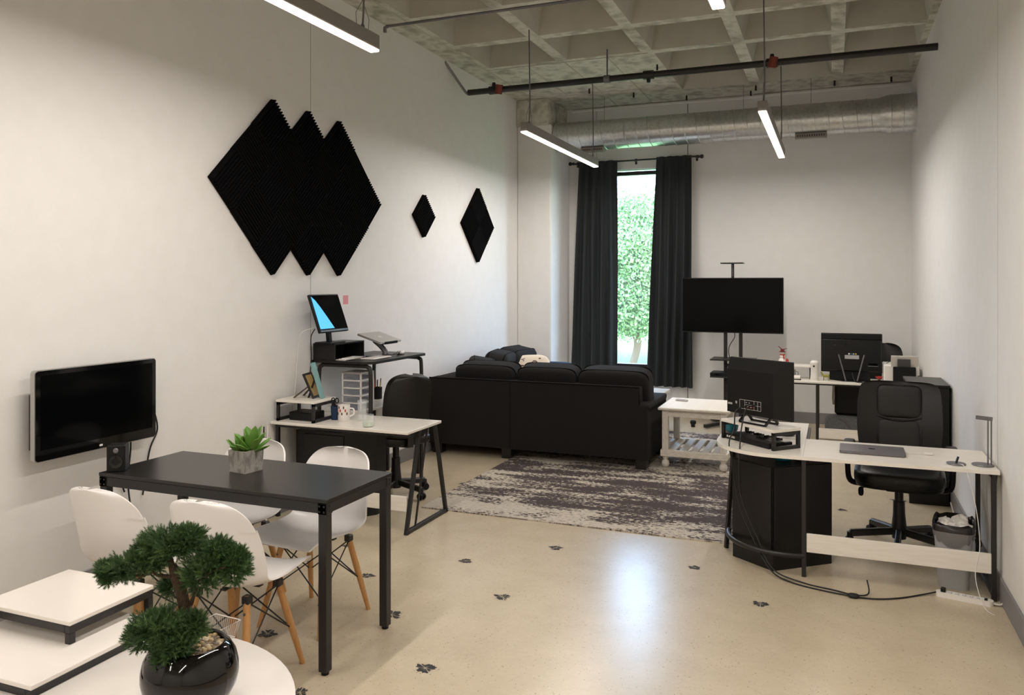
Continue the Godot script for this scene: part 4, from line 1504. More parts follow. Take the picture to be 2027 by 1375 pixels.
func waste_bin():
	var c := v3(0.625, 0.0, -5.12)
	var t := thing("waste_bin", "grey plastic waste bin with a black liner and crumpled paper", "waste bin", c, deg_to_rad(-8))
	var b := MB.new()
	var lo := rounded_rect(0.15, 0.19, 0.035)
	var hi := rounded_rect(0.20, 0.25, 0.045)
	b.smooth()
	for i in lo.size():
		var j := (i + 1) % lo.size()
		b.quad(v3(lo[i].x, 0.0, lo[i].y), v3(lo[j].x, 0.0, lo[j].y), v3(hi[j].x, 0.35, hi[j].y), v3(hi[i].x, 0.35, hi[i].y), v3(hi[i].x, 0, hi[i].y))
	b.flat()
	for i in range(1, lo.size() - 1):
		b.tri(v3(lo[0].x, 0.002, lo[0].y), v3(lo[i].x, 0.002, lo[i].y), v3(lo[i + 1].x, 0.002, lo[i + 1].y), Vector3.DOWN)
	part(t, "bucket", b, M.gray_plastic)
	# liner folded over the rim: outer skirt with an uneven hem, and the inside of the bag
	b = MB.new()
	b.smooth()
	var n := 72
	var ring := []
	for i in n:
		var a := TAU * i / n
		var x := 0.104 * MB.pw(cos(a), 0.42)
		var z := 0.129 * MB.pw(sin(a), 0.42)
		var hem := 0.268 + 0.018 * sin(a * 3.0) + 0.01 * sin(a * 11.0)
		var wob := 1.0 + 0.012 * sin(a * 17.0) + 0.008 * sin(a * 29.0)
		ring.append([v3(x * wob * 0.96, hem, z * wob * 0.96), v3(x * wob * 1.02, 0.32, z * wob * 1.02), v3(x * 1.03, 0.352 + 0.006 * sin(a * 9.0), z * 1.03), v3(x * 0.97, 0.365 + 0.006 * sin(a * 7.0), z * 0.97), v3(x * 0.88, 0.31, z * 0.88), v3(x * 0.8, 0.24, z * 0.8)])
	var b2 := MB.new()
	b2.smooth()
	for i in n:
		var j := (i + 1) % n
		for k in 5:
			var m: MB = b if k < 1 else b2
			m.quad(ring[i][k], ring[j][k], ring[j][k + 1], ring[i][k + 1], v3(ring[i][k].x, 0.02, ring[i][k].z) * (1.0 if k < 3 else -1.0))
	part(t, "liner_skirt", b, M.bag_gray, "see-through grey liner hem")
	part(t, "liner", b2, M.bag)
	b = MB.new()
	b.tube(smoothed([v3(0.10, 0.29, 0.02), v3(0.125, 0.285, 0.03), v3(0.135, 0.25, 0.035), v3(0.118, 0.235, 0.03), v3(0.103, 0.275, 0.02)], 6), 0.0025, 6)
	part(t, "drawstring", b, M.black_plastic)
	var r := RandomNumberGenerator.new()
	r.seed = 4
	var k := 0
	for q in [[-0.05, 0.06, 0.045, 0], [-0.005, 0.05, 0.04, 0], [0.05, 0.02, 0.05, 0], [0.03, -0.05, 0.05, 0], [-0.04, -0.03, 0.05, 0], [0.07, 0.07, 0.04, 0], [-0.02, 0.015, 0.03, 1]]:
		b = MB.new()
		b.smooth()
		var nu := 8
		var nv := 12
		var rows := []
		for i in nu + 1:
			var row := []
			for j in nv:
				var u := -PI / 2 + PI * i / nu
				var v := TAU * j / nv
				var rr: float = q[2] * (1.0 if i == 0 or i == nu else r.randf_range(0.72, 1.15))
				row.append(v3(q[0], 0.325 if k != 3 else 0.345, q[1]) + v3(cos(u) * cos(v), sin(u) * 0.8, cos(u) * sin(v)) * rr)
			rows.append(row)
		b.flat()
		for i in nu:
			for j in nv:
				var j2 := (j + 1) % nv
				b.quad(rows[i][j], rows[i][j2], rows[i + 1][j2], rows[i + 1][j], rows[i][j] - v3(q[0], 0.33, q[1]))
		var o := pmesh(self, numbered("crumpled_paper"), b.done(), M.red if q[3] else M.paper)
		o.transform = t.transform
		tag(o, "red scrap of wrapper among the paper in the waste bin" if q[3] else "crumpled white paper in the lined waste bin", "paper", "" if q[3] else "crumpled papers in the bin")
		k += 1


func power_strip():
	var t := thing("power_strip", "white power strip with six outlets on the floor by the bin", "power strip", v3(0.645, 0.0, -4.875), deg_to_rad(-12.5))
	var b := MB.new()
	b.prism(rounded_rect(0.27, 0.05, 0.022, 6), 0.0, 0.026)
	part(t, "housing", b, M.white_plastic)
	for k in 5:
		var x := -0.065 + 0.033 * k
		for q in [[0.004, 0.008], [0.004, -0.008]]:
			b = MB.new()
			b.box(v3(x + q[0], 0.0262, q[1]), v3(0.010, 0.0008, 0.003))
			part(t, "slot", b, M.black_plastic)
		b = MB.new()
		b.cyl(v3(x - 0.007, 0.0255, 0), v3(x - 0.007, 0.0267, 0), 0.003, -1.0, 10)
		part(t, "slot", b, M.black_plastic)
	b = MB.new()
	b.box(v3(-0.10, 0.036, 0.0), v3(0.024, 0.022, 0.028), 0.003)
	part(t, "plug", b, M.black_plastic)
	b = MB.new()
	b.box(v3(0.10, 0.0275, 0.0), v3(0.014, 0.005, 0.03), 0.001)
	part(t, "switch", b, M.black_plastic)
	b = MB.new()
	b.tube(smoothed([v3(0.13, 0.013, 0.0), v3(0.165, 0.010, -0.01), v3(0.178, 0.02, -0.04), v3(0.165, 0.03, -0.09)], 6), 0.005, 7)
	part(t, "cord", b, M.white_cable)


# ------------------------------------------------------------------ desk against the window wall
func build_far_desk():
	var top := 0.66
	var t := thing("long_desk", "plain white desk with thin black legs below the television corner", "desk", v3(0.15, 0.0, -9.25))
	var b := W(t)
	b.span(-0.66, 0.80, top - 0.022, top, -9.02, -9.50, 0.003)
	part(t, "desktop", b, M.white_lam)
	for q in [[-0.17, -9.06], [0.76, -9.06], [-0.17, -9.46], [0.76, -9.46]]:
		b = W(t)
		b.span(q[0] - 0.014, q[0] + 0.014, 0.0, top - 0.022, q[1] - 0.014, q[1] + 0.014, 0.002)
		part(t, "leg", b, M.black_steel)
	b = W(t)
	b.bar(v3(-0.56, top - 0.03, -9.06), v3(-0.17, top - 0.03, -9.06), 0.02, 0.02)
	b.bar(v3(-0.17, top - 0.03, -9.06), v3(0.76, top - 0.03, -9.06), 0.02, 0.02)
	part(t, "top_frame", b, M.black_steel)
	b = W(t)
	b.bar(v3(-0.46, top - 0.03, -9.06), v3(-0.62, 0.35, -9.20), 0.018, 0.018)
	b.bar(v3(-0.62, 0.35, -9.20), v3(-0.62, 0.0, -9.20), 0.018, 0.018)
	part(t, "brace", b, M.black_steel)
	b = W(t)
	b.span(-0.155, 0.745, 0.06, 0.165, -9.05, -9.066, 0.002)
	part(t, "stretcher_board", b, M.white_lam)
	# all-in-one computer seen from behind
	var z := -9.22
	t = thing("all_in_one_computer", "large black desktop computer seen from behind on the plain white desk", "computer", v3(0.165, top, z))
	b = W(t)
	b.span(-0.135, 0.465, 0.75, 1.165, z - 0.03, z - 0.005, 0.006)
	part(t, "screen_body", b, M.black_plastic)
	b = W(t)
	b.span(-0.128, 0.458, 0.765, 1.10, z - 0.008, z + 0.018, 0.008)
	part(t, "back_cover", b, mat(rgb8(16, 17, 18), 0.28))
	b = W(t)
	b.span(-0.132, 0.462, 1.098, 1.162, z - 0.01, z + 0.010, 0.008)
	part(t, "top_band", b, M.black_plastic)
	b = W(t)
	b.span(-0.05, 0.35, 0.665, 0.76, z - 0.02, z - 0.006, 0.004)
	part(t, "speaker_bar", b, M.black_plastic)
	for s in [-1.0, 1.0]:
		b = W(t)
		b.bar(v3(0.165 + 0.055 * s, 0.668, z + 0.085), v3(0.165 + 0.125 * s, 0.94, z + 0.018), 0.012, 0.012, 0.002)
		part(t, "stand_rod", b, M.gray_metal)
	b = W(t)
	b.prism(PackedVector2Array([Vector2(-0.04, z - 0.05), Vector2(0.37, z - 0.05), Vector2(0.25, z + 0.09), Vector2(0.08, z + 0.09)]), top, top + 0.008)
	part(t, "stand_base", b, M.gloss_black)
	b = W(t)
	b.span(0.10, 0.24, 0.895, 0.935, z + 0.018, z + 0.0192)
	part(t, "rating_label", b, M.gray_plastic)
	var k := 0
	for c in [M.white_plastic, M.teal, M.gray_plastic, M.yellow]:
		b = W(t)
		b.span(0.135 + 0.022 * k, 0.15 + 0.022 * k, 0.942, 0.956, z + 0.018, z + 0.0192)
		part(t, "sticker", b, c)
		k += 1
	b = W(t)
	b.span(0.33, 0.42, 0.83, 0.855, z + 0.018, z + 0.0192)
	part(t, "port_row", b, M.gloss_black)
	b = W(t)
	b.span(0.325, 0.425, 0.824, 0.827, z + 0.018, z + 0.0195)
	part(t, "port_line", b, M.gray_plastic)
	var tm := TextMesh.new()
	tm.text = "Lenovo"
	tm.font = font()
	tm.font_size = 16
	tm.pixel_size = 0.0026
	tm.depth = 0.002
	var o := pmesh(t, "lettering", tm, M.gloss_black, "raised black lettering Lenovo")
	o.position = v3(0.05 - 0.165, 1.05 - top, 0.0185)
	cable("black power lead from the desktop computer over the desk edge", [v3(0.17, 0.75, z + 0.02), v3(0.20, 0.668, z + 0.11), v3(0.27, 0.666, -9.04), v3(0.29, 0.63, -9.012), v3(0.29, 0.4, -9.02)], 0.005)
	# printer
	t = thing("printer", "white desktop printer with raised paper support beside the black cabinet", "printer", v3(0.65, top, -9.25))
	b = W(t)
	b.span(0.47, 0.80, top, top + 0.20, -9.05, -9.42, 0.012)
	part(t, "case", b, M.white_plastic)
	b = W(t)
	b.span(0.555, 0.765, top + 0.005, top + 0.185, -9.02, -9.05, 0.006)
	part(t, "rear_cover", b, M.black_plastic)
	b = W(t)
	b.bar(v3(0.66, top + 0.17, -9.06), v3(0.66, top + 0.30, -9.02), 0.25, 0.01, 0.004, Vector3.BACK)
	part(t, "paper_support", b, mat(rgb8(205, 200, 192), 0.5))
	b = W(t)
	b.bar(v3(0.655, top + 0.155, -9.045), v3(0.655, top + 0.265, -9.012), 0.12, 0.008, 0.002, Vector3.BACK)
	part(t, "paper_guide", b, mat(rgb8(70, 70, 70), 0.5))
	b = W(t)
	b.span(0.783, 0.80, top + 0.05, top + 0.10, -9.046, -9.05)
	part(t, "port", b, M.brown)
	cable("thin black lead lying on top of the printer", [v3(0.50, top + 0.205, -9.15), v3(0.54, top + 0.24, -9.12), v3(0.56, top + 0.27, -9.14), v3(0.60, top + 0.275, -9.16), v3(0.63, top + 0.21, -9.2)], 0.003)
	# riser shelf with a snowman, and what stands under it
	riser("shelf_riser", "small white riser shelf on the plain desk under the snowman", v3(-0.45, top, -9.30), 0.0, 0.44, 0.22, 0.145)
	t = thing("snowman_ornament", "small snowman ornament with red hat and scarf on the riser shelf", "ornament", v3(-0.535, top + 0.145, -9.30))
	for q in [[0.03, 0.042], [0.085, 0.03], [0.125, 0.022]]:
		b = MB.new()
		b.blob(v3(0, q[0], 0), Vector3.ONE * q[1], 1.0, 1.0, Basis.IDENTITY, 10, 16)
		part(t, "snowball", b, M.white_plastic)
	b = MB.new()
	b.lathe(v3(0, 0.135, 0), [Vector2(0, 0), Vector2(0.036, 0), Vector2(0.036, 0.005), Vector2(0.02, 0.008), Vector2(0.018, 0.03), Vector2(0, 0.033)], 16)
	for a in [0.3, 2.6]:
		b.tube([v3(0, 0.16, 0), v3(cos(a) * 0.05, 0.17 + 0.01 * a, 0)], 0.004, 6)
	part(t, "hat", b, mat(rgb8(110, 20, 26), 0.6))
	b = MB.new()
	b.lathe(v3(0, 0.098, 0), [Vector2(0.024, 0), Vector2(0.032, 0.006), Vector2(0.024, 0.012)], 16)
	b.bar(v3(0.015, 0.1, 0.026), v3(0.02, 0.06, 0.034), 0.012, 0.005)
	part(t, "scarf", b, M.red)
	b = MB.new()
	b.blob(v3(0.05, 0.035, 0.01), v3(0.017, 0.03, 0.017), 1.0, 1.0, Basis.IDENTITY, 8, 12)
	part(t, "small_figure", b, M.red)
	b = MB.new()
	b.blob(v3(0.058, 0.012, 0.012), v3(0.016, 0.012, 0.016), 1.0, 1.0, Basis.IDENTITY, 8, 12)
	part(t, "small_figure_base", b, M.green)
	t = thing("mug", "grey mug standing under the riser shelf", "mug", v3(-0.435, top, -9.28))
	b = MB.new()
	b.lathe(Vector3.ZERO, [Vector2(0, 0), Vector2(0.036, 0), Vector2(0.04, 0.006), Vector2(0.04, 0.09), Vector2(0.036, 0.09), Vector2(0.034, 0.01), Vector2(0, 0.008)], 24)
	part(t, "cup", b, M.gray_plastic)
	b = MB.new()
	b.tube(smoothed([v3(0.038, 0.072, 0), v3(0.062, 0.068, 0), v3(0.066, 0.04, 0), v3(0.038, 0.02, 0)], 6), 0.005, 7)
	part(t, "handle", b, M.gray_plastic)
	b = MB.new()
	b.box(v3(-0.008, 0.05, 0.0405), v3(0.03, 0.01, 0.002))
	part(t, "printed_mark", b, M.navy)
	t = thing("card_box", "white card pack on a black wire stand at the desk edge", "box", v3(-0.39, top, -9.12))
	b = MB.new()
	b.box(v3(0, 0.024, 0), v3(0.10, 0.03, 0.06), 0.003, Basis(Vector3.RIGHT, 0.3))
	part(t, "pack", b, M.white_plastic)
	b = MB.new()
	b.box(v3(0, 0.005, 0.0), v3(0.11, 0.008, 0.07), 0.002)
	part(t, "stand", b, M.black_plastic)
	t = thing("air_freshener", "upright white air freshener dispenser with a dark nozzle hole", "dispenser", v3(-0.20, top, -9.12))
	b = MB.new()
	b.lathe(Vector3.ZERO, [Vector2(0, 0), Vector2(0.042, 0), Vector2(0.044, 0.004), Vector2(0.039, 0.06), Vector2(0.037, 0.12), Vector2(0.043, 0.175), Vector2(0.045, 0.19), Vector2(0.038, 0.205), Vector2(0.02, 0.213), Vector2(0, 0.215)], 26)
	part(t, "shell", b, M.white_plastic)
	b = MB.new()
	b.cyl(v3(-0.004, 0.155, 0.032), v3(-0.004, 0.155, 0.044), 0.009, 0.010, 14)
	part(t, "nozzle", b, M.black_plastic)
	# toy animals and cards on the desk
	t = thing("toy_giraffe", "small green and yellow toy animal on the plain white desk", "toy", v3(-0.105, top, -9.16))
	b = MB.new()
	b.blob(v3(0.02, 0.05, 0), v3(0.035, 0.018, 0.014), 0.8, 0.8, Basis.IDENTITY, 8, 14)
	for x in [-0.004, 0.046]:
		for zz in [-0.008, 0.008]:
			b.cyl(v3(x, 0, zz), v3(x + 0.002, 0.045, zz), 0.004, 0.005, 8)
	b.tube([v3(-0.01, 0.05, 0), v3(-0.026, 0.085, 0), v3(-0.03, 0.09, 0)], [0.010, 0.007, 0.009], 8)
	part(t, "figure", b, mat(rgb8(150, 148, 70), 0.6))
	t = thing("toy_mushroom", "small toy with a red cap beside the printer", "toy", v3(0.43, top, -9.12))
	b = MB.new()
	b.lathe(v3(0, 0.04, 0), [Vector2(0.012, 0), Vector2(0.04, 0.026), Vector2(0, 0.034)], 16)
	part(t, "cap", b, M.red)
	b = MB.new()
	b.lathe(Vector3.ZERO, [Vector2(0, 0), Vector2(0.018, 0), Vector2(0.012, 0.02), Vector2(0.015, 0.042), Vector2(0, 0.044)], 14)
	part(t, "stalk", b, M.brown)
	t = thing("note_cube", "small pale paper cube next to the toy animal", "paper", v3(-0.045, top, -9.30))
	b = MB.new()
	b.box(v3(0, 0.027, 0), v3(0.06, 0.054, 0.06), 0.002)
	part(t, "block", b, M.paper)
	# black bookcase by the side wall
	t = thing("low_bookcase", "black box bookcase standing against the side wall behind the chair", "cabinet", v3(0.67, 0.0, -7.15))
	b = W(t)
	b.span(0.53, 0.815, 0.90, 0.92, -6.86, -7.44, 0.002)
	part(t, "top_board", b, M.black_lam)
	b = W(t)
	b.span(0.535, 0.81, 0.0, 0.90, -6.87, -6.89, 0.002)
	part(t, "side_panel", b, M.black_lam)
	b = W(t)
	b.span(0.535, 0.81, 0.0, 0.90, -7.41, -7.43, 0.002)
	part(t, "side_panel", b, M.black_lam)
	b = W(t)
	b.span(0.80, 0.81, 0.0, 0.90, -6.89, -7.41)
	part(t, "back_panel", b, M.black_lam)
	for y in [0.04, 0.33, 0.62]:
		b = W(t)
		b.span(0.54, 0.80, y - 0.009, y + 0.009, -6.89, -7.41, 0.002)
		part(t, "shelf", b, M.black_lam)
	cable("short white lead on the floor beside the black bookcase", [v3(0.81, 0.05, -6.80), v3(0.815, 0.008, -6.70), v3(0.80, 0.006, -6.55), v3(0.815, 0.006, -6.45)], 0.006, M.white_cable)
	# chair at that desk, and the grey bag under it
	task_chair(v3(0.53, 0.0, -9.84), 0.0, "black chair behind the large desktop computer", 0.0, 0.5)
	t = thing("duffel_bag", "grey cloth bag lying under the plain white desk", "bag", v3(0.10, 0.0, -9.62), 0.15)
	b = MB.new()
	b.blob(v3(0, 0.12, 0), v3(0.20, 0.12, 0.12), 0.55, 0.5, Basis.IDENTITY, 14, 28)
	b.blob(v3(0.12, 0.11, 0.05), v3(0.12, 0.09, 0.09), 0.6, 0.6, Basis.IDENTITY, 10, 20)
	part(t, "sack", b, M.gray_cloth)
	b = MB.new()
	b.tube(smoothed([v3(-0.12, 0.19, 0.08), v3(-0.06, 0.20, 0.11), v3(0.0, 0.16, 0.125), v3(0.06, 0.10, 0.13)], 6), 0.006, 6)
	part(t, "strap", b, M.gray_metal)
	t = thing("black_suitcase", "black bag standing under the plain white desk on the grey one", "bag", v3(0.13, 0.235, -9.60))
	b = MB.new()
	b.box(v3(0.02, 0.19, 0), v3(0.30, 0.375, 0.12), 0.03)
	part(t, "body", b, M.black_plastic)
	b = MB.new()
	b.tube([v3(-0.14, 0.12, 0.05), v3(-0.145, 0.20, 0.062), v3(-0.14, 0.33, 0.05)], 0.012, 7)
	part(t, "handle", b, mat(rgb8(150, 140, 122), 0.6))


# ------------------------------------------------------------------ television on its floor stand
func build_tv_stand():
	var z := -9.70
	var t := thing("television", "large flat black television on a tall black floor stand", "television", v3(-1.125, 1.11, z))
	var b := W(t)
	b.span(-1.705, -0.545, 1.112, 1.762, z - 0.03, z + 0.004, 0.004)
	part(t, "bezel", b, M.black_plastic)
	b = W(t)
	b.span(-1.695, -0.555, 1.125, 1.752, z + 0.004, z + 0.0055)
	part(t, "screen", b, M.screen)
	t = thing("television_stand", "black twin-post floor stand with shelves holding the television", "stand", v3(-1.115, 0.0, z - 0.08))
	for x in [-1.205, -1.03]:
		b = W(t)
		b.span(x - 0.02, x + 0.02, 0.05, 1.55, z - 0.10, z - 0.06, 0.004)
		part(t, "post", b, M.black_steel)
		b = W(t)
		b.bar(v3(x, 0.04, z - 0.08), v3(x + signf(x + 1.115) * 0.2, 0.03, z + 0.22), 0.05, 0.04, 0.006)
		b.bar(v3(x, 0.04, z - 0.08), v3(x + signf(x + 1.115) * 0.2, 0.03, z - 0.36), 0.05, 0.04, 0.006)
		part(t, "foot", b, M.black_steel)
	b = W(t)
	b.span(-1.138, -1.105, 1.55, 1.935, z - 0.085, z - 0.07, 0.002)
	var po := part(t, "camera_post", b, M.black_steel)
	for k in 7:
		b = W(t)
		b.cyl(v3(-1.1215, 1.79 + 0.02 * k, z - 0.0705), v3(-1.1215, 1.79 + 0.02 * k, z - 0.068), 0.004, -1.0, 8)
		part(po, "hole", b, M.gray_plastic)
	b = W(t)
	b.span(-1.255, -0.995, 1.928, 1.942, z - 0.17, z + 0.02, 0.004)
	part(t, "camera_shelf", b, M.black_steel)
	b = W(t)
	b.span(-1.42, -0.82, 1.40, 1.46, z - 0.075, z - 0.035, 0.004)
	b.span(-1.205, -1.03, 1.30, 1.55, z - 0.075, z - 0.05, 0.004)
	part(t, "mount_plate", b, M.black_steel)
	for y in [0.80, 0.60]:
		b = W(t)
		b.span(-1.36, -0.86, y - 0.008, y + 0.008, z - 0.22, z + 0.14, 0.004)
		part(t, "shelf", b, M.black_steel)
		b = W(t)
		b.span(-1.22, -1.02, y - 0.09, y - 0.06, z - 0.10, z - 0.05, 0.004)
		part(t, "cross_bar", b, M.black_steel)
	t = thing("media_player", "flat black media player on the lower stand shelf", "media player", v3(-1.22, 0.608, z))
	b = W(t)
	b.span(-1.36, -1.02, 0.608, 0.648, z - 0.14, z + 0.12, 0.004)
	part(t, "case", b, M.black_plastic)
	b = W(t)
	b.span(-1.30, -1.22, 0.62, 0.635, z + 0.12, z + 0.1215)
	part(t, "front_panel", b, M.gloss_black)
	cable("black lead hanging below the television", [v3(-1.10, 1.13, z - 0.035), v3(-1.095, 1.06, z - 0.02), v3(-1.15, 0.96, z), v3(-1.16, 0.88, z), v3(-1.145, 0.81, z)], 0.005)


# ------------------------------------------------------------------ black table with white shell chairs
func shell_chair() -> Node3D:
	# faces local +z; foot of the chair at the origin
	var t := thing("shell_chair", "white shell chair tucked in at the table corner nearest the low white tables", "chair", Vector3.ZERO, 0.0, "white shell chairs at the black table")
	var prof := [[0.235, 0.425, 0.175], [0.225, 0.437, 0.20], [0.19, 0.446, 0.213], [0.10, 0.441, 0.222], [0.0, 0.432, 0.228], [-0.09, 0.433, 0.230], [-0.145, 0.450, 0.231], [-0.18, 0.487, 0.231], [-0.203, 0.545, 0.229], [-0.222, 0.61, 0.224], [-0.238, 0.68, 0.214], [-0.250, 0.735, 0.200], [-0.258, 0.768, 0.184], [-0.263, 0.791, 0.162], [-0.2665, 0.806, 0.136], [-0.2685, 0.815, 0.106], [-0.2695, 0.8195, 0.068], [-0.270, 0.821, 0.02]]
	prof = resampled(prof, 4)
	var rows := []
	var nx := 24
	for i in prof.size():
		var p: Array = prof[i]
		var a: Array = prof[maxi(i - 1, 0)]
		var c: Array = prof[mini(i + 1, prof.size() - 1)]
		var tg := Vector2(c[0] - a[0], c[1] - a[1]).normalized()
		var nr := Vector2(-tg.y, tg.x)
		if nr.x - nr.y > 0.0 and nr.y < 0.0:
			nr = -nr
		nr = Vector2(absf(nr.x), absf(nr.y))       # up on the seat, forward on the back
		var s := float(i) / (prof.size() - 1)
		var droop := 0.0
		if s > 0.6:
			nr.y = 0.0
			droop = 0.0
		var lift := 0.030 + 0.055 * exp(-pow((s - 0.52) / 0.2, 2.0))
		var row: Array[Vector3] = []
		for j in nx + 1:
			var u := lerpf(-1.0, 1.0, float(j) / nx)
			var k := pow(absf(u), 2.6) * lift
			row.append(v3(p[2] * u, p[1] + nr.y * k - droop * pow(absf(u), 3.0), p[0] + nr.x * k))
		rows.append(row)
	var b := MB.new()
	b.sheet(rows, 0.009, Vector3.ZERO, 42)
	part(t, "seat_shell", b, M.shell)
	var tops := {}
	var feet := {}
	for sx in [-1.0, 1.0]:
		for sz in [-1.0, 1.0]:
			var k := Vector2(sx, sz)
			tops[k] = v3(0.125 * sx, 0.405, 0.10 * sz - 0.01)
			feet[k] = v3(0.185 * sx, 0.0, 0.20 * sz - 0.005)
			b = MB.new()
			b.tube([tops[k], tops[k].lerp(feet[k], 0.4), feet[k]], [0.015, 0.0165, 0.0115], 12)
			var leg := part(t, "leg", b, M.beech)
			b = MB.new()
			b.box(tops[k].lerp(feet[k], 0.035), v3(0.035, 0.034, 0.035), 0.004)
			part(leg, "bracket", b, M.black_steel)
			for q in [0.16, 0.62]:
				b = MB.new()
				var c: Vector3 = tops[k].lerp(feet[k], q)
				b.cyl(c + v3(0.0, 0, 0.012 * sz), c + v3(0.0, 0, 0.0175 * sz), 0.006, -1.0, 10)
				part(leg, "bolt", b, M.gray_metal)
	var corners := [Vector2(-1, -1), Vector2(1, -1), Vector2(1, 1), Vector2(-1, 1)]
	for i in 4:
		var p: Vector2 = corners[i]
		var q: Vector2 = corners[(i + 1) % 4]
		for w in [[p, q], [q, p]]:
			b = MB.new()
			b.tube([tops[w[0]].lerp(feet[w[0]], 0.06), tops[w[1]].lerp(feet[w[1]], 0.58)], 0.0035, 6)
			part(t, "wire_brace", b, M.black_steel)
	b = MB.new()
	b.box(v3(0, 0.412, -0.01), v3(0.24, 0.008, 0.03), 0.002)
	b.box(v3(0, 0.412, 0.0), v3(0.03, 0.008, 0.22), 0.002)
	part(t, "seat_mount", b, M.black_steel)
	return t

func build_dining():
	var h := 0.765
	var x0 := -3.37
	var x1 := -2.03
	var z0 := -2.89
	var z1 := -3.44
	var t := thing("dining_table", "black rectangular table with square steel legs and bolted corners", "table", v3((x0 + x1) / 2, 0.0, (z0 + z1) / 2))
	var b := W(t)
	b.span(x0, x1, h - 0.018, h, z0, z1, 0.002)
	part(t, "tabletop", b, M.black_wood)
	var w := 0.042
	for z in [z0 - 0.004 - w / 2, z1 + 0.004 + w / 2]:
		b = W(t)
		b.span(x0 + 0.004, x1 - 0.004, h - 0.064, h - 0.018, z - w / 2, z + w / 2, 0.002)
		part(t, "long_rail", b, M.black_steel)
	for x in [x0 + 0.004 + w / 2, x1 - 0.004 - w / 2]:
		b = W(t)
		b.span(x - w / 2, x + w / 2, h - 0.064, h - 0.018, z0 - 0.046, z1 + 0.046, 0.002)
		part(t, "short_rail", b, M.black_steel)
	for x in [x0 + 0.004 + w / 2, x1 - 0.004 - w / 2]:
		for z in [z0 - 0.004 - w / 2, z1 + 0.004 + w / 2]:
			b = W(t)
			b.span(x - w / 2, x + w / 2, 0.014, h - 0.064, z - w / 2, z + w / 2, 0.002)
			var leg := part(t, "leg", b, M.black_steel)
			b = W(t)
			b.cyl(v3(x, 0.0, z), v3(x, 0.015, z), 0.017, 0.017, 14)
			part(leg, "levelling_foot", b, M.black_plastic)
			for s in [-1.0, 1.0]:
				b = W(t)
				var oz: float = z + (w / 2 + 0.002) * (1.0 if z > -3.1 else -1.0)
				b.span(x - 0.021, x + 0.021, h - 0.066, h - 0.02, oz - 0.0018, oz + 0.0018, 0.001)
				for dx in [-0.012, 0.012]:
					b.cyl(v3(x + dx, h - 0.043 + 0.012 * s, oz - 0.004), v3(x + dx, h - 0.043 + 0.012 * s, oz + 0.004), 0.005, -1.0, 8)
				if s > 0.0:
					var ox: float = x + (w / 2 + 0.002) * (1.0 if x > -2.5 else -1.0)
					b.span(ox - 0.0018, ox + 0.0018, h - 0.066, h - 0.02, z - 0.021, z + 0.021, 0.001)
					for dy in [-0.055, -0.031]:
						b.cyl(v3(ox - 0.004, h + dy, z), v3(ox + 0.004, h + dy, z), 0.005, -1.0, 8)
				part(leg, "corner_plate", b, M.black_steel)
	# chairs: two with their backs to the low tables, two on the wall side of the table
	var c := shell_chair()
	c.position = v3(-2.385, 0, -2.76)
	c.rotation.y = PI + 0.04
	c.set_meta("label", "white shell chair nearest the bonsai, its back to the low tables")
	dup(c, v3(-2.94, 0, -2.74), PI - 0.03, "white shell chair at the table beside the black speaker, back to the low tables")
	dup(c, v3(-2.45, 0, -3.385), -0.05, "white shell chair on the far side of the table, in front of the desk cabinet")
	dup(c, v3(-2.99, 0, -3.40), 0.03, "white shell chair on the far side of the table, behind the succulent")
	succulent(v3(-2.722, h, -3.195))
	# speaker on the table end
	t = thing("desk_speaker", "small black loudspeaker standing on the end of the black table", "speaker", v3(-3.325, h, -2.965), deg_to_rad(35))
	b = MB.new()
	b.box(v3(0, 0.065, 0), v3(0.085, 0.13, 0.09), 0.004)
	part(t, "cabinet", b, M.black_plastic)
	b = MB.new()
	b.lathe(v3(0, 0.05, 0.045), [Vector2(0, -0.004), Vector2(0.012, -0.002), Vector2(0.026, 0.004), Vector2(0.032, 0.004), Vector2(0.034, 0.0)], 22, Basis(v3(1, 0, 0), v3(0, 0, 1), v3(0, -1, 0)))
	part(t, "woofer", b, M.gloss_black)
	b = MB.new()
	b.lathe(v3(0, 0.105, 0.045), [Vector2(0, 0.003), Vector2(0.01, 0.003), Vector2(0.013, 0.0)], 16, Basis(v3(1, 0, 0), v3(0, 0, 1), v3(0, -1, 0)))
	part(t, "tweeter", b, M.gray_metal)
	# display on the wall
	t = thing("wall_display", "wide black display with silver edge mounted low on the wall", "display", v3(-3.72, 0.80, -3.17))
	b = W(t)
	b.prism(rounded_rect(0.765, 0.46, 0.018), -0.018, 0.012, Basis(v3(0, 0, 1), v3(1, 0, 0), v3(0, 1, 0)), v3(-3.70, 1.032, -3.172))
	part(t, "silver_frame", b, M.silver)
	b = W(t)
	b.prism(rounded_rect(0.757, 0.452, 0.016), 0.012, 0.016, Basis(v3(0, 0, 1), v3(1, 0, 0), v3(0, 1, 0)), v3(-3.70, 1.032, -3.172))
	part(t, "black_glass", b, M.gloss_black)
	b = W(t)
	b.span(-3.684, -3.6832, 0.86, 1.235, -2.82, -3.525)
	part(t, "screen", b, M.screen)
	b = W(t)
	b.span(-3.684, -3.6832, 0.818, 0.828, -3.165, -3.185)
	part(t, "badge", b, M.white_plastic)
	b = W(t)
	b.span(XL, -3.718, 0.90, 1.10, -3.05, -3.29, 0.004)
	b.span(-3.745, -3.718, 0.86, 1.14, -2.80, -2.86, 0.003)
	part(t, "wall_mount", b, M.black_steel)
	cable("black lead dropping behind the table from the wall display", [v3(-3.74, 0.83, -3.42), v3(-3.76, 0.74, -3.44), v3(-3.78, 0.55, -3.44), v3(-3.77, 0.35, -3.46), v3(-3.785, 0.2, -3.5), v3(-3.77, 0.01, -3.52)], 0.005)
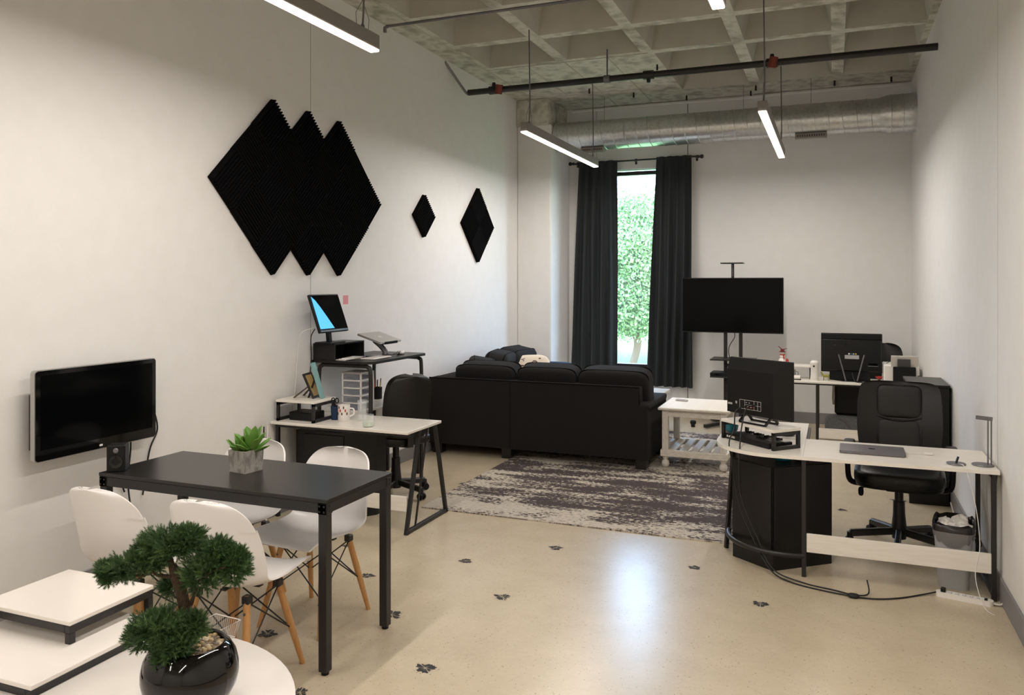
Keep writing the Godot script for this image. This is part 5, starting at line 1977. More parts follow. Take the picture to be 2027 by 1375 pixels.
	cable("looped black lead under the wall display", [v3(-3.73, 0.83, -3.36), v3(-3.76, 0.76, -3.33), v3(-3.77, 0.66, -3.32), v3(-3.78, 0.58, -3.38), v3(-3.785, 0.50, -3.42)], 0.005)
	cable("black lead curving down the wall from the display corner", [v3(-3.73, 0.99, -3.56), v3(-3.775, 0.95, -3.62), v3(-3.785, 0.82, -3.66), v3(-3.785, 0.70, -3.60), v3(-3.785, 0.45, -3.55)], 0.005)
	cable("white lead hanging by the desk cabinet behind the chairs", [v3(-3.76, 0.68, -4.64), v3(-3.75, 0.5, -4.62), v3(-3.72, 0.3, -4.56), v3(-3.70, 0.05, -4.55), v3(-3.68, 0.004, -4.5)], 0.006, M.white_cable)
	cable("black lead running beside the white one by the desk cabinet", [v3(-3.76, 0.68, -4.60), v3(-3.76, 0.45, -4.58), v3(-3.755, 0.2, -4.5), v3(-3.72, 0.01, -4.4), v3(-3.2, 0.006, -3.9), v3(-2.95, 0.006, -3.75)], 0.005)


func succulent(at: Vector3):
	var t := thing("potted_succulent", "green succulent in a square marbled concrete pot on the table", "potted plant", at, deg_to_rad(-8))
	var b := MB.new()
	var s := 0.060
	var hh := 0.108
	b.flat()
	var o := [v3(-s * 0.93, 0, -s * 0.93), v3(s * 0.93, 0, -s * 0.93), v3(s * 0.93, 0, s * 0.93), v3(-s * 0.93, 0, s * 0.93)]
	for k in 4:
		var k2 := (k + 1) % 4
		var up := v3(0, hh, 0)
		var a: Vector3 = o[k] / 0.93
		var c: Vector3 = o[k2] / 0.93
		b.quad(o[k], o[k2], c + up, a + up, o[k] + o[k2])
		b.quad(a + up, c + up, c * 0.86 + up, a * 0.86 + up, Vector3.UP)
		b.quad(a * 0.86 + up, c * 0.86 + up, c * 0.84 + v3(0, hh - 0.02, 0), a * 0.84 + v3(0, hh - 0.02, 0), -(a + c))
	b.quad(o[0], o[1], o[2], o[3], Vector3.DOWN)
	var marble := grained(noise_tex(51, 0.02, [rgb8(128, 124, 118), rgb8(150, 146, 139), rgb8(172, 168, 160), rgb8(146, 142, 135)], [0.15, 0.45, 0.6, 0.85], 5), Vector3(2.5, 1.2, 2.5), 0.75)
	part(t, "pot", b, marble)
	b = MB.new()
	b.box(v3(0, hh - 0.022, 0), v3(s * 1.66, 0.004, s * 1.66))
	part(t, "soil", b, mat(rgb8(92, 84, 60), 0.95))
	var leafm := mat(rgb8(96, 142, 58), 0.45)
	leafm.subsurf_scatter_enabled = true
	leafm.subsurf_scatter_strength = 0.1
	var r := RandomNumberGenerator.new()
	r.seed = 12
	for q in [[-0.026, 0.012, 0.095, 14], [0.026, -0.012, 0.135, 14]]:
		for k in q[3]:
			var a: float = k * 2.4 + r.randf() * 0.3
			var tilt := lerpf(0.25, 1.25, float(k) / q[3])
			var l: float = q[2] * r.randf_range(0.85, 1.1)
			var d := v3(cos(a) * sin(tilt), cos(tilt), sin(a) * sin(tilt))
			var side := d.cross(Vector3.UP).normalized()
			var up := side.cross(d)
			var rows := []
			for i in 9:
				var u := float(i) / 8
				var wd := l * 0.17 * sin(pow(1.0 - u, 0.75) * PI * 0.86 + 0.12) * (1.0 if i < 8 else 0.05)
				var c: Vector3 = v3(q[0], hh - 0.02, q[1]) + d * l * u + up * l * 0.18 * (u * u - u)
				var row: Array[Vector3] = []
				for j in 5:
					var v := lerpf(-1.0, 1.0, j / 4.0)
					row.append(c + side * wd * v + up * wd * 0.45 * v * v)
				rows.append(row)
			b = MB.new()
			b.sheet(rows, 0.0035)
			part(t, "leaf", b, leafm)


# ------------------------------------------------------------------ white desk and standing desk along the foam panel wall
func build_left_wall_desk():
	var top := 0.70
	var t := thing("white_desk", "white desk with slanted black end frame along the foam panel wall", "desk", v3(-3.2, 0.0, -5.2))
	var b := W(t)
	b.span(-3.79, -2.655, top - 0.02, top, -4.70, -5.20, 0.003)
	part(t, "desktop", b, M.white_lam)
	b = W(t)
	b.span(-3.79, -3.42, top - 0.02, top, -5.27, -6.35, 0.003)
	part(t, "return_top", b, M.white_lam)
	for q in [[-4.725, -4.91], [-5.32, -5.14]]:
		b = W(t)
		b.bar(v3(-2.68, 0.0, q[0]), v3(-2.68, top - 0.02, q[1]), 0.026, 0.026, 0.002, Vector3.RIGHT)
		part(t, "leg", b, M.black_steel)
	b = W(t)
	b.bar(v3(-2.68, 0.016, -4.73), v3(-2.68, 0.016, -5.32), 0.026, 0.026, 0.002)
	part(t, "floor_rail", b, M.black_steel)
	b = W(t)
	b.bar(v3(-2.68, 0.02, -4.85), v3(-2.68, top - 0.02, -5.03), 0.012, 0.012, 0.001, Vector3.RIGHT)
	part(t, "brace", b, M.black_steel)
	b = W(t)
	b.bar(v3(-2.67, top - 0.033, -4.76), v3(-3.76, top - 0.033, -4.76), 0.024, 0.024)
	part(t, "top_frame", b, M.black_steel)
	for q in [[-3.765, -4.76], [-3.765, -6.30], [-3.45, -6.30]]:
		b = W(t)
		b.span(q[0] - 0.013, q[0] + 0.013, 0.0, top - 0.02, q[1] - 0.013, q[1] + 0.013, 0.002)
		part(t, "leg", b, M.black_steel)
	b = W(t)
	b.span(-3.25, -2.695, 0.146, 0.248, -4.755, -4.771, 0.002)
	part(t, "stretcher_board", b, M.white_lam)
	t = thing("desk_cabinet", "black floor cabinet under the white desk behind the shell chairs", "cabinet", v3(-3.4, 0.0, -5.05))
	b = W(t)
	b.prism(PackedVector2Array([Vector2(-3.68, -4.86), Vector2(-3.26, -4.86), Vector2(-3.115, -5.06), Vector2(-3.115, -5.19), Vector2(-3.68, -5.19)]), 0.0, 0.62)
	part(t, "body", b, M.black_lam)
	b = W(t)
	b.span(-3.60, -3.265, 0.03, 0.60, -4.86, -4.848, 0.002)
	part(t, "door", b, M.black_lam)
	task_chair(v3(-3.27, 0.0, -5.60), deg_to_rad(-125), "dark office chair pushed in below the black standing desk", 0.02, 0.55)
	# standing desk on bent steel tubes
	var sy := 1.10
	t = thing("standing_desk", "black standing desk on bent tube legs against the foam panel wall", "desk", v3(-3.52, 0.0, -5.65))
	b = W(t)
	b.prism(PackedVector2Array([Vector2(-3.79, -5.20), Vector2(-3.34, -5.185), Vector2(-3.25, -5.25), Vector2(-3.25, -6.06), Vector2(-3.29, -6.10), Vector2(-3.79, -6.10)]), sy - 0.02, sy)
	part(t, "desktop", b, M.black_lam)
	for z in [-5.235, -6.04]:
		b = W(t)
		b.tube(smoothed([v3(-3.745, 0.0, z), v3(-3.745, 0.7, z), v3(-3.745, sy - 0.10, z), v3(-3.72, sy - 0.045, z), v3(-3.66, sy - 0.036, z), v3(-3.36, sy - 0.036, z), v3(-3.30, sy - 0.045, z), v3(-3.278, sy - 0.10, z), v3(-3.278, 0.6, z), v3(-3.278, 0.0, z)], 5), 0.016, 12)
		part(t, "leg_hoop", b, M.black_steel)
	# on it: riser box, monitor, laptop on its stand
	t = thing("riser_box", "black open box riser under the tilted monitor", "monitor riser", v3(-3.685, sy, -5.42))
	b = W(t)
	b.span(-3.785, -3.585, sy + 0.118, sy + 0.13, -5.21, -5.63, 0.001)
	b.span(-3.785, -3.585, sy, sy + 0.118, -5.21, -5.222, 0.001)
	b.span(-3.785, -3.585, sy, sy + 0.118, -5.618, -5.63, 0.001)
	b.span(-3.785, -3.775, sy, sy + 0.118, -5.50, -5.618, 0.001)
	part(t, "box_boards", b, M.black_lam)
	for k in 3:
		b = MB.new()
		b.box(v3(-3.545 + 0.01 * k, sy + 0.003 + 0.005 * k, -5.34 - 0.015 * k), v3(0.09, 0.005, 0.20), 0.0, Basis(Vector3.UP, 0.12 * k - 0.1))
		single("paper_stack", "white paper lying in front of the black riser box", "paper", b, M.paper, "papers on the standing desk")
	var tilt := Basis(v3(0, 0, 1), deg_to_rad(20.0))
	t = thing("tilted_monitor", "tilted monitor with a bright blue image on the standing desk", "monitor", v3(-3.66, sy + 0.13, -5.20))
	var mc := v3(-3.625, 1.47, -5.20)
	b = W(t)
	b.box(mc + tilt * v3(-0.012, 0, 0), v3(0.024, 0.305, 0.375), 0.003, tilt)
	part(t, "bezel", b, M.black_plastic)
	b = W(t)
	b.box(mc + tilt * v3(0.0005, 0.006, 0), v3(0.002, 0.275, 0.362), 0.0, tilt)
	part(t, "screen", b, M.screen)
	var lit := mat(rgb8(20, 40, 50), 0.2)
	lit.emission_enabled = true
	lit.emission = Color(0.34, 0.74, 1.0)
	lit.emission_energy_multiplier = 0.95
	b = W(t)
	var wedge := PackedVector2Array([Vector2(0.178, 0.135), Vector2(0.178, -0.125), Vector2(-0.005, -0.125), Vector2(0.05, -0.03), Vector2(0.10, 0.05), Vector2(0.14, 0.105)])
	b.prism(wedge, 0.0016, 0.0022, tilt * Basis(v3(0, 0, 1), v3(1, 0, 0), v3(0, 1, 0)), mc)
	part(t, "screen_image", b, lit, "bright blue area shown on the screen")
	b = W(t)
	b.box(mc + tilt * v3(0.001, -0.142, 0), v3(0.003, 0.012, 0.362), 0.0, tilt)
	part(t, "chin", b, mat(rgb8(70, 90, 100), 0.4))
	b = W(t)
	b.bar(v3(-3.655, sy + 0.14, -5.24), v3(-3.655, 1.44, -5.21), 0.03, 0.04, 0.003)
	part(t, "stand_post", b, M.black_plastic)
	b = W(t)
	b.box(v3(-3.66, sy + 0.136, -5.26), v3(0.15, 0.012, 0.20), 0.003)
	part(t, "stand_base", b, M.black_plastic)
	cable("black lead from the tilted monitor behind the riser box", [v3(-3.66, 1.35, -5.06), v3(-3.72, 1.30, -5.10), v3(-3.77, 1.24, -5.16), v3(-3.785, 1.12, -5.19), v3(-3.79, 0.95, -5.18), v3(-3.785, 0.75, -5.23)], 0.004)
	cable("thin pale lead along the wall beside the monitor", [v3(-3.66, 1.36, -5.04), v3(-3.74, 1.32, -5.0), v3(-3.785, 1.2, -5.02), v3(-3.785, 1.0, -5.0), v3(-3.785, 0.74, -4.96)], 0.003, M.white_cable)
	t = thing("laptop_stand", "black curved laptop stand on the standing desk", "stand", v3(-3.46, sy, -5.66))
	b = W(t)
	b.box(v3(-3.47, sy + 0.004, -5.66), v3(0.16, 0.008, 0.14), 0.003)
	part(t, "base", b, M.gray_metal)
	b = W(t)
	b.tube(smoothed([v3(-3.42, sy + 0.01, -5.66), v3(-3.40, sy + 0.03, -5.66), v3(-3.44, sy + 0.08, -5.66), v3(-3.50, sy + 0.13, -5.65)], 6), 0.022, 10)
	part(t, "curved_arm", b, M.gray_metal)
	var lt := Basis(v3(0, 0, 1), deg_to_rad(-17.0))
	var lc := v3(-3.445, sy + 0.155, -5.64)
	b = W(t)
	b.box(lc + lt * v3(0, -0.013, 0), v3(0.22, 0.006, 0.24), 0.002, lt)
	b.box(lc + lt * v3(0.112, -0.004, 0), v3(0.006, 0.022, 0.20), 0.001, lt)
	part(t, "tray", b, M.black_plastic)
	t = thing("silver_laptop", "closed silver laptop sloping on the black laptop stand", "laptop", v3(-3.445, sy + 0.145, -5.64))
	b = W(t)
	b.box(lc + lt * v3(0, -0.004, 0), v3(0.225, 0.010, 0.33), 0.003, lt)
	part(t, "base", b, M.silver)
	b = W(t)
	b.box(lc + lt * v3(0, 0.0045, 0), v3(0.225, 0.005, 0.33), 0.002, lt)
	var lid := part(t, "lid", b, M.silver)
	b = W(t)
	b.blob(lc + lt * v3(0, 0.0072, 0), v3(0.016, 0.0006, 0.02), 0.5, 0.8, lt, 6, 16)
	part(lid, "badge", b, M.white_plastic)
	b = MB.new()
	b.box(v3(-3.39, sy + 0.006, -5.50), v3(0.12, 0.010, 0.27), 0.003)
	single("white_keyboard", "slim white keyboard on the standing desk in front of the laptop stand", "keyboard", b, M.white_plastic)
	t = thing("white_mouse", "white computer mouse on the standing desk", "mouse", v3(-3.40, sy, -5.90), 0.3)
	b = MB.new()
	b.blob(v3(0, 0.016, 0), v3(0.03, 0.016, 0.056), 0.6, 0.7, Basis.IDENTITY, 10, 20)
	part(t, "shell", b, M.white_plastic)
	b = MB.new()
	b.box(v3(0, 0.003, 0), v3(0.05, 0.005, 0.10), 0.002)
	part(t, "sole", b, M.black_plastic)
	for q in [[-5.70, 0.0], [-5.74, 0.02], [-5.78, -0.015]]:
		cable("tangled grey lead between laptop stand and white mouse", [v3(-3.44, sy + 0.012, -5.72), v3(-3.37 + q[1], sy + 0.012, q[0]), v3(-3.36, sy + 0.03, q[0] - 0.05), v3(-3.39 + q[1], sy + 0.01, -5.84)], 0.003, M.gray_metal).set_meta("group", "tangled leads on the standing desk")
	b = MB.new()
	b.box(v3(XL + 0.001, 1.56, -5.68), v3(0.001, 0.075, 0.075))
	single("sticky_note", "pink sticky note on the wall behind the tilted monitor", "sticky note", b, M.pink)
	# on the white desk: shelf riser with picture frames
	riser("picture_riser", "small white riser shelf with black legs holding the picture frames", v3(-3.60, top, -4.87), 0.0, 0.33, 0.27, 0.155)
	var ry := top + 0.155
	var ft := Basis(Vector3.UP, deg_to_rad(14)) * Basis(v3(0, 0, 1), deg_to_rad(24.0))
	t = thing("framed_picture", "dark picture frame with an amber photograph on the riser shelf", "picture frame", v3(-3.60, ry, -4.91))
	var fc := v3(-3.585, ry + 0.09, -4.92)
	b = W(t)
	for q in [[0.09, 0.0, 0.016, 0.15], [-0.09, 0.0, 0.016, 0.15], [0.0, 0.067, 0.18, 0.016], [0.0, -0.067, 0.18, 0.016]]:
		b.box(fc + ft * v3(0, q[0], q[1]), v3(0.014, q[2], q[3]), 0.002, ft)
	part(t, "frame", b, M.black_wood)
	b = W(t)
	b.box(fc, v3(0.004, 0.165, 0.12), 0.0, ft)
	part(t, "photograph", b, grained(noise_tex(55, 0.03, [rgb8(60, 50, 40), rgb8(196, 160, 90), rgb8(120, 110, 100)], [], 4, 256), Vector3.ONE * 8, 0.3))
	for s in [-0.045, 0.05]:
		b = W(t)
		b.bar(fc + ft * v3(-0.008, 0.0, s), v3(-3.70, ry, -4.92 + s * 1.2), 0.02, 0.006, 0.001)
		part(t, "easel_leg", b, M.brown)
	t = thing("leaning_picture", "pale teal picture frame leaning on the riser shelf", "picture frame", v3(-3.50, ry, -4.92))
	fc = v3(-3.52, ry + 0.13, -4.90)
	b = W(t)
	b.box(fc, v3(0.02, 0.27, 0.05), 0.002, Basis(Vector3.UP, deg_to_rad(10)) * Basis(v3(0, 0, 1), deg_to_rad(17.0)))
	part(t, "board", b, M.pale_teal)
	b = W(t)
	b.bar(fc + v3(-0.02, 0.02, 0), v3(-3.60, ry, -4.90), 0.02, 0.006, 0.001)
	part(t, "prop", b, M.black_wood)
	b = MB.new()
	b.box(v3(-3.60, top + 0.03, -4.88), v3(0.2, 0.06, 0.16), 0.006)
	single("black_pouch", "black case lying under the picture riser", "case", b, M.black_plastic)
	# drawer organiser
	var ox := -3.575
	var oz := -5.30
	t = thing("drawer_organizer", "clear plastic organiser with five small drawers under the standing desk", "organizer", v3(ox + 0.085, top, oz - 0.1))
	b = W(t)
	var ow := 0.165
	var od := 0.19
	for x in [ox, ox + ow]:
		b.span(x - 0.006, x + 0.006, top, top + 0.305, oz, oz - 0.012, 0.001)
		b.span(x - 0.006, x + 0.006, top, top + 0.305, oz - od, oz - od + 0.012, 0.001)
	for k in 6:
		var y := top + 0.004 + 0.0585 * k
		b.span(ox, ox + ow, y - 0.004, y + 0.006, oz, oz - 0.012, 0.001)
		b.span(ox - 0.004, ox + 0.004, y - 0.004, y + 0.004, oz, oz - od)
		b.span(ox + ow - 0.004, ox + ow + 0.004, y - 0.004, y + 0.004, oz, oz - od)
	b.span(ox, ox + ow, top + 0.296, top + 0.305, oz, oz - od, 0.001)
	part(t, "frame", b, M.white_plastic)
	for k in 5:
		b = W(t)
		var y := top + 0.012 + 0.0585 * k
		b.span(ox + 0.008, ox + ow - 0.008, y, y + 0.044, oz - 0.002, oz - 0.008)
		b.span(ox + 0.008, ox + 0.012, y, y + 0.044, oz - 0.008, oz - od + 0.014)
		b.span(ox + ow - 0.012, ox + ow - 0.008, y, y + 0.044, oz - 0.008, oz - od + 0.014)
		var dr := part(t, "drawer", b, M.frosted)
		b = W(t)
		b.span(ox + 0.02, ox + ow - 0.02, y, y + 0.024, oz - 0.03, oz - od + 0.03, 0.004)
		part(dr, "contents", b, [M.gray_base, M.brown, M.navy, M.gray_base, M.black_plastic][k])
	# small things on the desk
	var m := at_height(681, 832, top)
	t = thing("printed_mug", "white mug with red and brown print on the white desk", "mug", m)
	b = MB.new()
	b.lathe(Vector3.ZERO, [Vector2(0, 0), Vector2(0.04, 0), Vector2(0.044, 0.005), Vector2(0.044, 0.115), Vector2(0.040, 0.115), Vector2(0.038, 0.01), Vector2(0, 0.008)], 26)
	part(t, "cup", b, M.white_plastic)
	b = MB.new()
	b.tube(smoothed([v3(0.042, 0.09, -0.01), v3(0.068, 0.085, -0.02), v3(0.07, 0.05, -0.02), v3(0.042, 0.03, -0.01)], 6), 0.006, 7)
	part(t, "handle", b, M.white_plastic)
	for k in 9:
		b = MB.new()
		var a := 0.5 + 0.28 * k
		b.box(v3(cos(a) * 0.0437, 0.055 + 0.022 * (k % 3), sin(a) * 0.0437), v3(0.004, 0.018, 0.009), 0.0, Basis(Vector3.UP, -a))
		part(t, "print", b, M.red if k % 3 == 1 else M.brown)
	m = at_height(664, 830, top)
	t = thing("scissors_cup", "navy cup holding black-handled scissors on the white desk", "cup", m)
	b = MB.new()
	b.lathe(Vector3.ZERO, [Vector2(0, 0), Vector2(0.03, 0), Vector2(0.034, 0.10), Vector2(0.031, 0.10), Vector2(0.028, 0.008), Vector2(0, 0.006)], 20)
	part(t, "cup", b, M.navy)
	for s in [-1.0, 1.0]:
		b = MB.new()
		b.bar(v3(0.006 * s, 0.02, 0), v3(0.004 * s, 0.12, 0.004), 0.007, 0.003)
		var ring := []
		for k in 16:
			ring.append(v3(0.016 * s + 0.014 * cos(TAU * k / 16), 0.14 + 0.018 * sin(TAU * k / 16), 0.004))
		b.tube(ring, 0.004, 6, false, true)
		part(t, "scissor_half", b, M.black_plastic)
	var gi := 0
	for q in [[717, 832, 0.035, 0.15, "clear drinking glass beside the printed mug"], [721, 842, 0.04, 0.085, "short clear jar with pale contents on the white desk"]]:
		m = at_height(q[0], q[1], top)
		t = thing("glass_jar", q[4], "glass", m + v3(0.05 * gi, 0, 0.03 * gi))
		b = MB.new()
		b.lathe(Vector3.ZERO, [Vector2(0, 0.0), Vector2(q[2] * 0.9, 0.0), Vector2(q[2], q[3]), Vector2(q[2] - 0.002, q[3]), Vector2(q[2] * 0.9 - 0.002, 0.005), Vector2(0, 0.005)], 24)
		part(t, "glass", b, M.clear)
		if gi == 1:
			b = MB.new()
			b.lathe(v3(0, 0.007, 0), [Vector2(0, 0), Vector2(q[2] * 0.86, 0), Vector2(q[2] * 0.86, 0.03), Vector2(0, 0.036)], 18)
			part(t, "contents", b, mat(rgb8(206, 216, 196), 0.7))
		gi += 1
	t = thing("pencil_cup", "black mesh pencil cup with pencils on the desk return", "pencil cup", v3(-3.67, top, -5.97))
	b = MB.new()
	b.lathe(Vector3.ZERO, [Vector2(0, 0), Vector2(0.04, 0), Vector2(0.042, 0.10), Vector2(0.039, 0.10), Vector2(0.037, 0.005), Vector2(0, 0.004)], 20)
	part(t, "cup", b, M.black_plastic)
	var pk := 0
	for c in [M.yellow, M.brown, M.orange, M.green, M.black_plastic, M.brown]:
		b = MB.new()
		var a: float = pk * 1.05
		b.cyl(v3(cos(a) * 0.015, 0.01, sin(a) * 0.015), v3(cos(a) * 0.034, 0.15 + 0.012 * (pk % 3), sin(a) * 0.034), 0.0045, -1.0, 7)
		part(t, "pencil", b, c)
		pk += 1
	t = thing("desk_tray", "dark desk tray with small items next to the pencil cup", "tray", v3(-3.63, top, -6.13))
	b = MB.new()
	b.lathe(Vector3.ZERO, [Vector2(0, 0), Vector2(0.055, 0), Vector2(0.06, 0.03), Vector2(0.056, 0.03), Vector2(0.052, 0.006), Vector2(0, 0.006)], 22)
	part(t, "dish", b, M.black_plastic)
	b = MB.new()
	b.lathe(v3(0.0, 0.006, 0.0), [Vector2(0, 0), Vector2(0.02, 0), Vector2(0.02, 0.06), Vector2(0, 0.06)], 16)
	var bt := single("orange_bottle", "small white bottle with an orange cap in the desk tray", "bottle", b, M.white_plastic)
	bt.position = v3(-3.63, top, -6.13)
	b = MB.new()
	b.lathe(v3(0.0, 0.066, 0.0), [Vector2(0, 0), Vector2(0.023, 0), Vector2(0.021, 0.045), Vector2(0, 0.047)], 16)
	part(bt, "cap", b, M.orange)
	b = MB.new()
	b.blob(v3(-3.60, top + 0.035, -6.165), v3(0.022, 0.018, 0.016), 0.8, 0.8, Basis.IDENTITY, 8, 12)
	single("red_clip", "small dark red clip in the desk tray", "clip", b, M.copper)


# ------------------------------------------------------------------ low white tables and the bonsai
func low_table(called: String, label: String, x0: float, x1: float, z0: float, z1: float, h: float, one_sided: bool):
	var t := thing(called, label, "table", v3((x0 + x1) / 2, 0, (z0 + z1) / 2), 0.0, "nesting low tables")
	var b := W(t)
	b.span(x0, x1, h - 0.016, h, z0, z1, 0.002)
	part(t, "tabletop", b, M.white_top)
	b = W(t)
	for x in [x0 + 0.013, x1 - 0.013]:
		b.span(x - 0.0125, x + 0.0125, h - 0.044, h - 0.016, z0 + 0.001, z1 - 0.001, 0.002)
	for z in [z0 + 0.013, z1 - 0.013]:
		b.span(x0 + 0.026, x1 - 0.026, h - 0.044, h - 0.016, z - 0.0125, z + 0.0125, 0.002)
	part(t, "frame", b, M.black_steel)
	for z in [z0 + 0.013, z1 - 0.013]:
		for x in ([x0 + 0.013] if one_sided else [x0 + 0.013, x1 - 0.013]):
			b = W(t)
			b.span(x - 0.0125, x + 0.0125, 0.0, h - 0.044, z - 0.0125, z + 0.0125, 0.002)
			part(t, "leg", b, M.black_steel)
		if one_sided:
			b = W(t)
			b.span(x0 + 0.026, x1 - 0.05, 0.0, 0.02, z - 0.0125, z + 0.0125, 0.002)
			part(t, "floor_rail", b, M.black_steel)

func build_low_tables():
	low_table("nesting_table", "taller white nesting table with black frame beside the bonsai table", -2.93, -2.47, -2.37, -2.0, 0.52, false)
	low_table("nesting_table", "lower white nesting table reaching over the round table from under the taller one", -2.88, -2.33, -2.28, -1.75, 0.44, true)
	var h := 0.40
	var c := v3(-2.08, 0, -1.714)
	var t := thing("round_table", "round white pedestal table carrying the bonsai", "table", c)
	var b := MB.new()
	b.lathe(Vector3.ZERO, [Vector2(0, h - 0.018), Vector2(0.59, h - 0.018), Vector2(0.618, h - 0.008), Vector2(0.622, h - 0.003), Vector2(0.618, h), Vector2(0, h)], 72, Basis.IDENTITY, 0.5)
	part(t, "tabletop", b, M.white_top)
	b = MB.new()
	b.lathe(Vector3.ZERO, [Vector2(0, 0.0), Vector2(0.24, 0.0), Vector2(0.25, 0.008), Vector2(0.20, 0.02), Vector2(0.06, 0.04), Vector2(0.035, 0.08), Vector2(0.035, h - 0.05), Vector2(0.09, h - 0.018), Vector2(0, h - 0.018)], 40)
	part(t, "pedestal", b, M.white_plastic)
	# wire tray behind the pot
	t = thing("wire_tray", "small white wire tray on the round table behind the bonsai pot", "tray", at_height(431, 1264, h), deg_to_rad(-4))
	var lo := [v3(-0.048, 0.002, -0.036), v3(0.048, 0.002, -0.036), v3(0.048, 0.002, 0.036), v3(-0.048, 0.002, 0.036)]
	var hi := [v3(-0.062, 0.062, -0.05), v3(0.062, 0.062, -0.05), v3(0.062, 0.062, 0.05), v3(-0.062, 0.062, 0.05)]
	b = MB.new()
	b.tube(hi, 0.0018, 6, false, true)
	b.tube(lo, 0.0014, 6, false, true)
	part(t, "rim", b, M.white_plastic)
	b = MB.new()
	for k in 4:
		var k2 := (k + 1) % 4
		for i in 12:
			b.tube([lo[k].lerp(lo[k2], i / 12.0), hi[k].lerp(hi[k2], i / 12.0)], 0.0006, 4, false)
	for i in 11:
		b.tube([lo[0].lerp(lo[1], (i + 1) / 12.0), lo[3].lerp(lo[2], (i + 1) / 12.0)], 0.0006, 4, false)
	part(t, "wires", b, M.white_plastic).set_meta("kind", "stuff")
	bonsai(v3(-1.833, h, -1.901))

func at_depth(px: float, py: float, d: float) -> Vector3:
	var t := atan(638.5 / FPX)
	var x := (px - 1013.5) / FPX
	return v3(x * cos(t) - sin(t), -(py - 560.0) / FPX, -x * sin(t) - cos(t)) * d + v3(0, EYE, 0)

